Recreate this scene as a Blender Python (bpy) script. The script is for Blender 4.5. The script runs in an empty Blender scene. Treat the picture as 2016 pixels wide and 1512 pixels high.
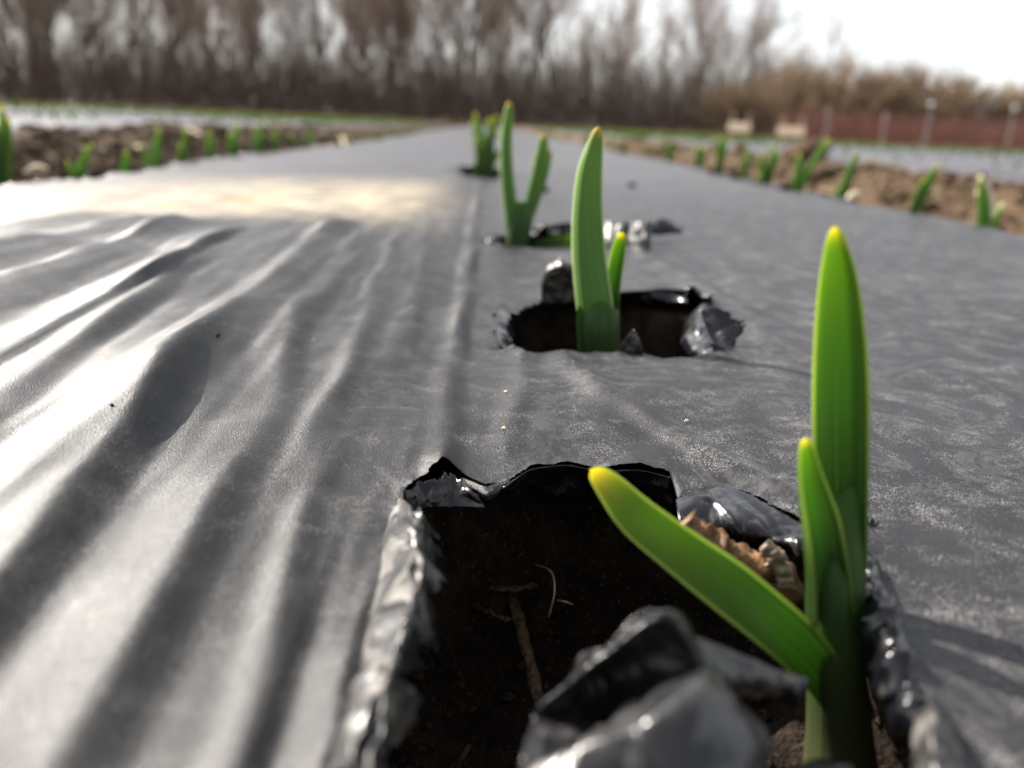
import bpy, math, random
import numpy as np
from mathutils import Vector, Matrix

# ------------------------------------------------------------------ scene, camera, sky, sun
S = bpy.context.scene
COL = S.collection
rad = math.radians
cam_d = bpy.data.cameras.new('camera')
cam = bpy.data.objects.new('camera', cam_d)
COL.objects.link(cam)
S.camera = cam
cam_d.sensor_width = 36.0
cam_d.lens = 36.0 * 1645.0 / 2016.0
cam_d.clip_start = 0.005
cam_d.clip_end = 600.0
cam.matrix_world = (Matrix.Translation((0, 0, 0.055)) @ Matrix.Rotation(rad(-2.7), 4, 'Z')
                    @ Matrix.Rotation(rad(90 - 17.2), 4, 'X') @ Matrix.Rotation(rad(2.7), 4, 'Z'))
cam_d.dof.use_dof = True
cam_d.dof.focus_distance = 0.150
cam_d.dof.aperture_fstop = 13.5
cam_d.dof.aperture_blades = 0

SUN_AZ, SUN_EL = -47.0, 34.0          # degrees; azimuth from +Y, negative towards -X
world = bpy.data.worlds.new('World')
S.world = world
world.use_nodes = True
wn = world.node_tree
bg = wn.nodes['Background']
sky = wn.nodes.new('ShaderNodeTexSky')
sky.sky_type = 'NISHITA'
sky.sun_disc = False
sky.sun_elevation = rad(SUN_EL)
sky.sun_rotation = rad(SUN_AZ)
sky.air_density = 1.0
sky.dust_density = 1.0
sky.ozone_density = 1.0
hs = wn.nodes.new('ShaderNodeHueSaturation')      # thin high cloud: the sky is milky, not blue
hs.inputs['Saturation'].default_value = 0.22
wn.links.new(sky.outputs[0], hs.inputs['Color'])
wn.links.new(hs.outputs[0], bg.inputs['Color'])
bg.inputs['Strength'].default_value = 0.088

sun_d = bpy.data.lights.new('sun', 'SUN')
sun_d.energy = 5.0
sun_d.angle = rad(0.6)
sun_d.color = (1.0, 0.93, 0.85)
sun = bpy.data.objects.new('sun', sun_d)
COL.objects.link(sun)
sv = Vector((math.sin(rad(SUN_AZ)) * math.cos(rad(SUN_EL)), math.cos(rad(SUN_AZ)) * math.cos(rad(SUN_EL)), math.sin(rad(SUN_EL))))
sun.rotation_euler = (-sv).to_track_quat('-Z', 'Y').to_euler()
sun.location = sv * 20

S.view_settings.view_transform = 'Standard'
S.view_settings.look = 'None'
S.view_settings.exposure = 1.4
S.view_settings.gamma = 1.0
S.view_settings.use_curve_mapping = False
S.render.engine = 'CYCLES'
S.cycles.use_denoising = True
S.cycles.max_bounces = 8
S.cycles.transmission_bounces = 6
S.cycles.transparent_max_bounces = 8

# ------------------------------------------------------------------ noise and small helpers
def _hash(ix, iy, seed):
    n = (ix.astype(np.int64) * 374761393 + iy.astype(np.int64) * 668265263 + seed * 974711) & 0x7fffffff
    n = ((n ^ (n >> 13)) * 1274126177) & 0x7fffffff
    n = n ^ (n >> 16)
    return (n & 0xffff) / 32767.5 - 1.0

def noise2(x, y, seed=0):
    x = np.asarray(x, float); y = np.asarray(y, float)
    x, y = np.broadcast_arrays(x, y)
    ix = np.floor(x); iy = np.floor(y)
    fx = x - ix; fy = y - iy
    ux = fx * fx * fx * (fx * (fx * 6 - 15) + 10); uy = fy * fy * fy * (fy * (fy * 6 - 15) + 10)
    ix = ix.astype(np.int64); iy = iy.astype(np.int64)
    a = _hash(ix, iy, seed); b = _hash(ix + 1, iy, seed); c = _hash(ix, iy + 1, seed); d = _hash(ix + 1, iy + 1, seed)
    return (a * (1 - ux) + b * ux) * (1 - uy) + (c * (1 - ux) + d * ux) * uy

def fbm(x, y, seed=0, octaves=4, gain=0.5):
    s = 0; amp = 1.0
    for k in range(octaves):
        s = s + amp * noise2(np.asarray(x) * 2 ** k + 17.3 * k, np.asarray(y) * 2 ** k - 9.1 * k, seed + k)
        amp *= gain
    return s

def sstep(a, b, x):
    t = np.clip((np.asarray(x, float) - a) / (b - a), 0, 1)
    return t * t * (3 - 2 * t)

def make_mesh(name, verts, faces, smooth=True):
    me = bpy.data.meshes.new(name)
    me.from_pydata([tuple(v) for v in verts], [], faces)
    if smooth:
        me.polygons.foreach_set('use_smooth', [True] * len(me.polygons))
    me.update()
    return me

def quads_mesh(name, verts, quads, smooth=True):
    """fast build of an all-quad mesh from numpy arrays"""
    verts = np.asarray(verts, np.float32); quads = np.asarray(quads, np.int32)
    me = bpy.data.meshes.new(name)
    me.vertices.add(len(verts)); me.vertices.foreach_set('co', verts.ravel())
    me.loops.add(quads.size); me.loops.foreach_set('vertex_index', quads.ravel())
    me.polygons.add(len(quads))
    k = quads.shape[1]
    me.polygons.foreach_set('loop_start', np.arange(len(quads), dtype=np.int32) * k)
    if smooth:
        me.polygons.foreach_set('use_smooth', np.ones(len(quads), bool))
    me.update(calc_edges=True)
    me.validate()
    return me

def obj(name, me, mat=None, parent=None, loc=None):
    o = bpy.data.objects.new(name, me)
    COL.objects.link(o)
    if mat is not None and me is not None and not me.materials:
        me.materials.append(mat)
    if parent is not None:
        o.parent = parent
    if loc is not None:
        o.location = loc
    return o

def empty(name, loc):
    o = bpy.data.objects.new(name, None)
    o.empty_display_size = 0.02
    COL.objects.link(o)
    o.location = loc
    return o

def tag(o, label=None, cat=None, group=None, kind=None):
    if label: o['label'] = label
    if cat: o['category'] = cat
    if group: o['group'] = group
    if kind: o['kind'] = kind
    return o

def copy_tree(o, parent=None):
    c = o.copy(); COL.objects.link(c); c.parent = parent
    for ch in o.children:
        copy_tree(ch, c)
    return c

def catmull(P, n):
    """P (k,d) control points -> n samples of a Catmull-Rom spline"""
    P = np.asarray(P, float)
    k = len(P)
    Q = np.vstack([2 * P[0] - P[1], P, 2 * P[-1] - P[-2]])
    t = np.linspace(0, k - 1 - 1e-9, n)
    i = np.floor(t).astype(int); f = (t - i)[:, None]
    p0, p1, p2, p3 = Q[i], Q[i + 1], Q[i + 2], Q[i + 3]
    return 0.5 * (2 * p1 + (p2 - p0) * f + (2 * p0 - 5 * p1 + 4 * p2 - p3) * f ** 2 + (3 * p1 - p0 - 3 * p2 + p3) * f ** 3)

# ------------------------------------------------------------------ materials
def new_mat(name):
    m = bpy.data.materials.new(name)
    m.use_nodes = True
    nt = m.node_tree
    return m, nt, nt.nodes['Principled BSDF']

class N:
    """tiny node-graph writer"""
    def __init__(self, nt): self.nt = nt
    def node(self, t, **kw):
        n = self.nt.nodes.new(t)
        for k, v in kw.items(): setattr(n, k, v)
        return n
    def link(self, a, b): self.nt.links.new(a, b)
    def put(self, sock, v):
        if isinstance(v, bpy.types.NodeSocket): self.link(v, sock)
        else: sock.default_value = v
    def coord(self, which='Object'): return self.node('ShaderNodeTexCoord').outputs[which]
    def mapping(self, vec, scale=(1, 1, 1), loc=(0, 0, 0)):
        n = self.node('ShaderNodeMapping'); self.link(vec, n.inputs['Vector'])
        n.inputs['Scale'].default_value = scale; n.inputs['Location'].default_value = loc
        return n.outputs[0]
    def noise(self, vec, scale, detail=3, rough=0.55, dist=0.0):
        n = self.node('ShaderNodeTexNoise'); self.link(vec, n.inputs['Vector'])
        n.inputs['Scale'].default_value = scale; n.inputs['Detail'].default_value = detail
        n.inputs['Roughness'].default_value = rough; n.inputs['Distortion'].default_value = dist
        return n.outputs['Fac']
    def ramp(self, fac, a, b, lo=0.0, hi=1.0, smooth=True):
        n = self.node('ShaderNodeMapRange'); n.clamp = True
        if smooth: n.interpolation_type = 'SMOOTHSTEP'
        self.put(n.inputs['Value'], fac)
        n.inputs['From Min'].default_value = a; n.inputs['From Max'].default_value = b
        n.inputs['To Min'].default_value = lo; n.inputs['To Max'].default_value = hi
        return n.outputs[0]
    def math(self, op, a, b=0.0):
        n = self.node('ShaderNodeMath', operation=op); self.put(n.inputs[0], a); self.put(n.inputs[1], b)
        return n.outputs[0]
    def mix(self, fac, a, b):
        n = self.node('ShaderNodeMix', data_type='RGBA')
        self.put(n.inputs[0], fac)
        for s, v in ((n.inputs[6], a), (n.inputs[7], b)):
            if isinstance(v, bpy.types.NodeSocket): self.link(v, s)
            else: s.default_value = (*v, 1.0)
        return n.outputs[2]
    def sep(self, vec):
        n = self.node('ShaderNodeSeparateXYZ'); self.link(vec, n.inputs[0]); return n.outputs
    def bump(self, h, strength, dist):
        n = self.node('ShaderNodeBump'); self.link(h, n.inputs['Height'])
        n.inputs['Strength'].default_value = strength; n.inputs['Distance'].default_value = dist
        return n.outputs[0]

def film_material(name, cream_patch=True, rough=0.40, dusty=1.0, wear=True):
    m, nt, p = new_mat(name)
    g = N(nt)
    v = g.coord('Object')
    x, y, z = g.sep(v)
    black = (0.006, 0.006, 0.007)
    # thin patchy dust haze; base tone also paler far along the bed and on the right
    big = g.noise(v, 14, 3)
    mid = g.noise(v, 90, 4, 0.6)
    haze = g.ramp(g.math('ADD', g.math('MULTIPLY', big, 0.5), g.math('MULTIPLY', mid, 0.5)), 0.36, 0.70, 0.022 * dusty, 0.062 * dusty)
    haze = g.math('MULTIPLY', haze, g.math('MAXIMUM', g.ramp(y, 0.30, 1.2, 0.12, 2.8), g.ramp(x, -0.012, 0.02, 0.12, 0.95)))
    col = g.mix(haze, black, (0.40, 0.38, 0.435))
    if wear:
        # white dried specks, denser on the right half; those on the left paint in glitter
        sp = g.noise(v, 3600, 2, 0.6)
        spm = g.noise(v, 110, 3, 0.65, 0.6)
        side = g.ramp(x, -0.01, 0.03, 0.45, 1.0)
        th = g.math('ADD', sp, g.math('MULTIPLY', g.math('SUBTRACT', spm, 0.5), 0.55))
        speck = g.math('MULTIPLY', g.ramp(th, 0.58, 0.74), side)
        col = g.mix(g.math('MULTIPLY', speck, 0.42), col, (0.60, 0.58, 0.56))
        # long hair scratches
        sc = g.noise(g.mapping(v, (420, 60, 60)), 1.0, 2, 0.5, 1.5)
        wm = g.noise(v, 38, 5, 0.7, 1.2)
        ring = g.math('MULTIPLY', g.ramp(wm, 0.53, 0.56), g.ramp(wm, 0.62, 0.565))
        col = g.mix(g.math('MULTIPLY', ring, g.math('MULTIPLY', side, 0.045)), col, (0.55, 0.53, 0.50))
        scm = g.math('MULTIPLY', g.ramp(sc, 0.70, 0.74), g.ramp(big, 0.45, 0.6))
        col = g.mix(g.math('MULTIPLY', scm, 0.25), col, (0.5, 0.48, 0.46))
    roughness = g.ramp(mid, 0.3, 0.7, rough - 0.05, rough + 0.07)
    if cream_patch:
        # pale cream patch with tan streaks, ending at the crease at x = 0
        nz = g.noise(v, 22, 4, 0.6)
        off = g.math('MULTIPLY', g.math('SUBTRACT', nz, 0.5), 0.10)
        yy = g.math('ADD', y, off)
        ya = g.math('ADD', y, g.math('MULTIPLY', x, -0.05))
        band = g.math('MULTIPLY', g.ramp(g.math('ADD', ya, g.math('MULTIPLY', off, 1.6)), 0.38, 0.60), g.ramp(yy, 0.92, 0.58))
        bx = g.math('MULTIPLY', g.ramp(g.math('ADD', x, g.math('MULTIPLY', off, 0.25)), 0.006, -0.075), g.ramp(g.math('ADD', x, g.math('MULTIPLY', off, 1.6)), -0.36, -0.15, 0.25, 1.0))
        cream = g.math('MULTIPLY', band, bx)
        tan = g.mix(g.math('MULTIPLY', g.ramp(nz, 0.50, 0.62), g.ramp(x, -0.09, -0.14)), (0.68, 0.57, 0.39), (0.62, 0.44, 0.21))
        col = g.mix(g.math('MULTIPLY', cream, g.ramp(g.noise(g.mapping(v, (1, 3, 1)), 30, 4, 0.6), 0.32, 0.68, 0.10, 0.64)), col, tan)
        roughness = g.math('ADD', roughness, g.math('MULTIPLY', cream, 0.3))
    g.link(col, p.inputs['Base Color'])
    fine = g.noise(v, 4300, 2, 0.6)
    roughness = g.math('ADD', roughness, g.math('MULTIPLY', g.math('SUBTRACT', fine, 0.5), 0.45))
    g.link(roughness, p.inputs['Roughness'])
    p.inputs['IOR'].default_value = 1.5
    p.inputs['Specular IOR Level'].default_value = 0.30
    med = g.noise(v, 500, 3, 0.55)
    hgt = g.math('ADD', g.math('MULTIPLY', fine, 0.8), g.math('MULTIPLY', med, 0.25))
    g.link(g.bump(hgt, 0.7, 0.00022), p.inputs['Normal'])
    return m

M = {}
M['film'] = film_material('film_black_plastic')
M['film_far'] = film_material('film_neighbour_bed', cream_patch=False, wear=False, dusty=1.6)

def flap_material():
    m, nt, p = new_mat('film_torn_edge')
    g = N(nt); v = g.coord('Object')
    n1 = g.noise(v, 260, 4, 0.6, 0.5)
    col = g.mix(g.ramp(n1, 0.54, 0.72, 0.0, 0.12), (0.006, 0.006, 0.008), (0.42, 0.39, 0.35))
    g.link(col, p.inputs['Base Color'])
    g.link(g.ramp(n1, 0.4, 0.65, 0.14, 0.30), p.inputs['Roughness'])
    p.inputs['Specular IOR Level'].default_value = 0.55
    g.link(g.bump(g.noise(v, 300, 2, 0.5), 0.25, 0.0004), p.inputs['Normal'])
    return m
M['flap'] = flap_material()

def flap_silver():
    m, nt, p = new_mat('film_torn_edge_glossy')
    g = N(nt); v = g.coord('Object')
    n1 = g.noise(v, 220, 3, 0.6, 0.5)
    g.link(g.mix(g.ramp(n1, 0.50, 0.70, 0.02, 0.14), (0.008, 0.008, 0.010), (0.42, 0.40, 0.38)), p.inputs['Base Color'])
    g.link(g.ramp(n1, 0.35, 0.65, 0.24, 0.38), p.inputs['Roughness'])
    p.inputs['Specular IOR Level'].default_value = 0.6
    g.link(g.bump(g.noise(v, 260, 2, 0.5), 0.2, 0.0004), p.inputs['Normal'])
    return m
M['flap_silver'] = flap_silver()

def flap_dusty():
    m, nt, p = new_mat('film_torn_edge_dusty')
    g = N(nt); v = g.coord('Object')
    n1 = g.noise(v, 200, 4, 0.6, 0.8)
    col = g.mix(g.ramp(n1, 0.46, 0.66, 0.02, 0.30), (0.013, 0.013, 0.015), (0.45, 0.42, 0.37))
    g.link(col, p.inputs['Base Color'])
    g.link(g.ramp(n1, 0.4, 0.65, 0.28, 0.6), p.inputs['Roughness'])
    g.link(g.bump(g.noise(v, 300, 2, 0.5), 0.25, 0.0004), p.inputs['Normal'])
    return m
M['flap_dusty'] = flap_dusty()

def soil_material(name, dark, mid, light, scale):
    m, nt, p = new_mat(name)
    g = N(nt); v = g.coord('Object')
    a = g.noise(v, scale, 6, 0.65); b = g.noise(v, scale * 6, 4, 0.6)
    c = g.mix(g.ramp(a, 0.35, 0.62), dark, mid)
    c = g.mix(g.ramp(b, 0.56, 0.70), c, light)
    g.link(c, p.inputs['Base Color'])
    p.inputs['Roughness'].default_value = 0.95
    p.inputs['Specular IOR Level'].default_value = 0.15
    g.link(g.bump(g.math('ADD', a, g.math('MULTIPLY', b, 0.4)), 0.6, 0.6 / scale), p.inputs['Normal'])
    return m
M['bed_soil'] = soil_material('moist_bed_soil', (0.013, 0.009, 0.0065), (0.034, 0.023, 0.016), (0.075, 0.053, 0.038), 160)
M['crumb'] = soil_material('soil_crumb', (0.03, 0.021, 0.015), (0.075, 0.054, 0.039), (0.15, 0.11, 0.08), 500)
M['ground'] = soil_material('dry_furrow_soil', (0.050, 0.032, 0.020), (0.105, 0.068, 0.040), (0.20, 0.14, 0.088), 30)
M['clod'] = soil_material('dry_clod', (0.055, 0.036, 0.022), (0.11, 0.072, 0.043), (0.19, 0.135, 0.085), 60)

def plain(name, col, rough=0.8, var=0.25, scale=40, spec=0.3, col2=None):
    m, nt, p = new_mat(name)
    g = N(nt); v = g.coord('Object')
    n = g.noise(v, scale, 4, 0.6)
    c2 = col2 or tuple(c * (1 - var) for c in col)
    g.link(g.mix(g.ramp(n, 0.35, 0.65), c2, col), p.inputs['Base Color'])
    p.inputs['Roughness'].default_value = rough
    p.inputs['Specular IOR Level'].default_value = spec
    return m
M['straw'] = plain('straw', (0.50, 0.38, 0.22), 0.7, 0.45, 300)
M['straw_moist'] = plain('damp_straw', (0.13, 0.078, 0.042), 0.8, 0.75, 700)
M['dead_leaf'] = plain('withered_leaf', (0.28, 0.15, 0.07), 0.6, 0.6, 250, col2=(0.10, 0.05, 0.025))
M['dead_husk'] = plain('dry_husk', (0.45, 0.35, 0.24), 0.6, 0.5, 250)
M['pale_husk'] = plain('pale_husk', (0.72, 0.60, 0.42), 0.6, 0.2, 150)
M['wood_board'] = plain('raw_pine_board', (0.72, 0.56, 0.40), 0.7, 0.12, 20)
M['stake'] = plain('weathered_stake', (0.33, 0.27, 0.21), 0.8, 0.3, 20)
M['post'] = plain('grey_metal_post', (0.34, 0.33, 0.33), 0.5, 0.2, 15, 0.5)
M['cap'] = plain('white_insulator', (0.82, 0.82, 0.84), 0.25, 0.1, 15, 0.6)

def bark(name, col, col2):
    m, nt, p = new_mat(name)
    g = N(nt); v = g.coord('Object')
    oi = g.node('ShaderNodeObjectInfo')
    c = g.mix(oi.outputs['Random'], col, col2)
    n = g.noise(v, 3.0, 3)
    c = g.mix(g.ramp(n, 0.3, 0.7, 0.0, 0.35), c, tuple(0.55 * k for k in col))
    g.link(c, p.inputs['Base Color'])
    p.inputs['Roughness'].default_value = 0.9
    p.inputs['Specular IOR Level'].default_value = 0.2
    return m
M['bark'] = bark('bark', (0.165, 0.132, 0.108), (0.235, 0.198, 0.165))
M['twig'] = bark('twigs', (0.25, 0.18, 0.138), (0.32, 0.25, 0.195))
M['under'] = bark('undergrowth_twigs', (0.165, 0.115, 0.094), (0.19, 0.14, 0.11))
M['tan_twig'] = bark('tan_shrub_twigs', (0.30, 0.22, 0.145), (0.35, 0.265, 0.18))
M['red_cane'] = bark('red_canes', (0.24, 0.115, 0.092), (0.27, 0.14, 0.11))
M['dry_grass'] = bark('dry_grass', (0.38, 0.29, 0.16), (0.40, 0.31, 0.17))

def leaf_material(name, low, midc, top, tip, margin, trans=0.45, tip0=0.80):
    m, nt, p = new_mat(name)
    g = N(nt)
    uv = g.node('ShaderNodeUVMap'); uv.uv_map = 'UVMap'
    u, vv, _ = g.sep(uv.outputs[0])
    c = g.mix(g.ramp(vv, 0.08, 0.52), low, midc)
    c = g.mix(g.ramp(vv, 0.45, 0.86), c, top)
    ob = g.coord('Object')
    nz = g.noise(ob, 300, 3, 0.6)
    c = g.mix(g.ramp(g.math('ADD', vv, g.math('MULTIPLY', g.math('SUBTRACT', nz, 0.5), 0.06)), tip0, 0.99), c, tip)
    # veins run along the blade
    vein = g.node('ShaderNodeTexNoise'); g.link(g.mapping(uv.outputs[0], (46, 1.2, 1)), vein.inputs['Vector'])
    vein.inputs['Scale'].default_value = 1.0; vein.inputs['Detail'].default_value = 2
    c = g.mix(g.ramp(vein.outputs['Fac'], 0.42, 0.70, 0.0, 0.42), c, tuple(min(1, 1.7 * k + 0.02) for k in midc))
    # pale margin at both blade edges
    e = g.math('ABSOLUTE', g.math('SUBTRACT', g.math('MULTIPLY', u, 2.0), 1.0))
    c = g.mix(g.math('MULTIPLY', g.ramp(e, 0.84, 0.95), g.ramp(vv, 0.15, 0.5, 0.25, 0.85)), c, margin)
    g.link(c, p.inputs['Base Color'])
    p.inputs['Roughness'].default_value = 0.42
    p.inputs['Specular IOR Level'].default_value = 0.17
    g.link(g.bump(vein.outputs['Fac'], 0.5, 0.0003), p.inputs['Normal'])
    tr = g.node('ShaderNodeBsdfTranslucent')
    br = g.node('ShaderNodeHueSaturation'); br.inputs['Value'].default_value = 2.0; br.inputs['Saturation'].default_value = 1.0
    g.link(c, br.inputs['Color']); g.link(br.outputs[0], tr.inputs['Color'])
    mx = g.node('ShaderNodeMixShader'); mx.inputs[0].default_value = trans
    g.link(p.outputs[0], mx.inputs[1]); g.link(tr.outputs[0], mx.inputs[2])
    out = nt.nodes['Material Output']
    g.link(mx.outputs[0], out.inputs['Surface'])
    return m
M['leaf_lime'] = leaf_material('garlic_leaf_lime', (0.020, 0.045, 0.012), (0.085, 0.17, 0.027), (0.17, 0.27, 0.030), (0.60, 0.50, 0.07), (0.46, 0.54, 0.14), 0.52, 0.80)  # low: the plant's shade on the lower blade is put into the colour
M['leaf'] = leaf_material('garlic_leaf', (0.050, 0.115, 0.024), (0.078, 0.175, 0.030), (0.135, 0.25, 0.042), (0.66, 0.42, 0.07), (0.48, 0.58, 0.26), 0.13, 0.88)
M['leaf_far'] = leaf_material('garlic_leaf_far', (0.060, 0.115, 0.036), (0.085, 0.17, 0.042), (0.16, 0.24, 0.060), (0.62, 0.50, 0.10), (0.36, 0.45, 0.15), 0.45)
M['sheath'] = leaf_material('garlic_sheath', (0.06, 0.06, 0.028), (0.028, 0.066, 0.014), (0.040, 0.10, 0.016), (0.055, 0.13, 0.020), (0.08, 0.15, 0.04), 0.2)

# ------------------------------------------------------------------ ground relief
PITCH = 1.5                # distance between bed centres
def bed_u(x):
    k = np.round(np.asarray(x) / PITCH)
    return np.asarray(x) - k * PITCH, k

def ground_z(x, y):
    x = np.asarray(x, float); y = np.asarray(y, float)
    u, k = bed_u(x)
    a = np.abs(u)
    infield = sstep(-9.5, -9.3, k) * sstep(7.5, 7.3, k) * sstep(30.5, 29.5, y) * sstep(-8, -7, y)
    own = (k == 0)
    # bare soil hollow below the film of the near bed, banked soil on the shoulders of the others
    top = np.where(own, -0.080, -0.022)
    edge0 = np.where(own, 0.40, 0.38); edge1 = np.where(own, 0.52, 0.72)
    w = sstep(edge0, edge1, a)
    z = top * (1 - w) + (-0.125) * w
    z = np.where(~own, np.maximum(z, -0.125 + 0.117 * sstep(0.74, 0.47, a) * (a > 0.44)), z)
    near = np.exp(-np.hypot(x, y - 1) / 6.0)
    z = z + (fbm(x * 9, y * 9, 3, 4) * 0.012 + fbm(x * 40, y * 40, 9, 3) * 0.006 * near) * sstep(0.40, 0.5, a)
    zf = -0.13 + 0.03 * fbm(x * 0.4, y * 0.4, 5, 3)
    return z * infield + zf * (1 - infield)

def axis(segs):
    out = [segs[0][0]]
    for a, b, n in segs:
        out += list(np.linspace(a, b, n + 1)[1:])
    return np.array(out)

def geo(a, b, n, first=True):
    return np.geomspace(a, b, n + 1)

def grid_faces(nx, ny):
    i, j = np.meshgrid(np.arange(nx - 1), np.arange(ny - 1), indexing='ij')
    a = (i * ny + j).ravel()
    return np.stack([a, a + ny, a + ny + 1, a + 1], 1)

xs = np.unique(np.concatenate([-geo(1.3, 220, 60), axis([(-1.3, -0.38, 92), (-0.38, 0.38, 30), (0.38, 1.3, 92)]), geo(1.3, 220, 60)]))
ys = np.unique(np.concatenate([-geo(0.5, 60, 20), axis([(-0.5, 0.4, 30), (0.4, 3.0, 230)]), geo(3.0, 300, 120)]))
X, Y = np.meshgrid(xs, ys, indexing='ij')
V = np.stack([X, Y, ground_z(X, Y)], -1).reshape(-1, 3)
ground = obj('ground', quads_mesh('ground', V, grid_faces(len(xs), len(ys))), M['ground'])
tag(ground, kind='structure')

# ------------------------------------------------------------------ film of the near bed
# longitudinal stretch wrinkles: (crest stations [(y, x)...], y0, y1 fade, height, left width, right width), centimetres
WR = [
    ([(4, -3.35), (10, -3.5), (15, -3.75), (20, -4.5), (24, -5.0)], 2, 23, .30, .85, .42),
    ([(4, -2.0), (8, -2.15), (11, -2.4)], 2, 11, .13, .34, .30),
    ([(4, -1.25), (8, -1.2), (12, -1.0)], 2, 14, .14, .5, .45),
    ([(4, -4.7), (9, -5.1), (14, -5.7), (20, -6.4)], 2, 20, .60, 1.8, .45),
    ([(17, -6.2), (22, -6.3), (30, -6.6), (42, -7.2)], 15, 46, .36, .8, 1.1),
    ([(10, -7.5), (15, -8.1), (22, -8.9), (30, -9.6)], 8, 30, .28, .9, .5),
    ([(12, -9.0), (18, -9.3), (27, -9.7), (36, -10.4)], 10, 36, .34, 1.3, .18),
    ([(14, -12.2), (24, -12.7), (36, -12.9), (48, -13.4)], 12, 44, .70, 1.6, 1.9),
    ([(20, -16.2), (32, -16.6), (48, -17.5)], 16, 46, .70, 1.5, 2.0),
    ([(26, -21.5), (40, -22.0), (60, -23.0)], 20, 50, .5, 1.0, 2.2),
    ([(11, -0.45), (20, -0.42), (34, -0.35), (56, -0.20), (80, -0.15)], 9, 84, .20, .55, .30),
    ([(16, -2.2), (24, -2.1), (36, -2.3), (48, -2.5)], 15, 46, .07, .5, .5),
    ([(13, -2.7), (20, -3.0), (26, -3.4), (40, -3.9)], 12, 44, .10, .4, .6),
    ([(26, -4.7), (40, -5.3)], 22, 46, .08, .6, .6),
    # tension creases between the two nearest holes
    ([(13, .5), (16, .8), (20.5, 1.3)], 12.5, 20.0, .13, .45, .35),
    ([(13, 2.9), (16, 2.5), (20, 2.3)], 12.8, 19.6, .10, .5, .4),
    ([(13, 5.3), (16, 5.4), (20.5, 6.4)], 13.0, 20.5, .12, .5, .45),
    # right half: slack folds between the holes
    ([(10.5, 5.6), (13, 4.5), (16.4, 2.9), (19, 2.2)], 10, 20, .20, .55, .5),
    ([(6, 6.6), (9, 7.0), (14, 8.2), (20, 9.0)], 4, 22, .12, 1.0, 1.2),
    ([(14, 6.4), (18, 7.2), (26, 9.0), (36, 11)], 12, 40, .16, 1.1, 1.3),
    ([(26, 8.6), (32, 8.2), (40, 7.6)], 24, 44, .25, 1.0, .7),
    ([(20, 12), (34, 13.5), (50, 15)], 16, 60, .16, 1.6, 1.6),
]
_r = random.Random(12)
CREASES = []
for _ in range(64):
    cy = _r.uniform(5, 50)
    CREASES.append((_r.uniform(-0.9, -0.35) if _ < 8 else -0.3 - _r.random() * (4 + cy * 0.45), cy, _r.uniform(1.5, 6.5) * (0.7 + cy * .02), _r.uniform(-.05, .03), _r.uniform(.02, .07), _r.uniform(.08, .25), _r.uniform(.06, .18)))
for _ in range(22):
    cy = _r.uniform(6, 40)
    CREASES.append((_r.uniform(5.5, 10 + cy * .3), cy, _r.uniform(1.0, 4), _r.uniform(-.5, .5), _r.uniform(.02, .05), _r.uniform(.12, .3), _r.uniform(.12, .3)))
PULLS = [(0, 95.6, .9), (40.5, 74.5, .5), (39, 82.0, .9), (39.5, 89.5, .7), (38.5, 100.0, 1.2), (39, 113.0, 1.3), (38, 122.0, .8), (39, 135.0, 1.0), (-37, 88.5, .6), (-37, 79.5, .6), (-37, 97.0, .5)]
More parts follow.
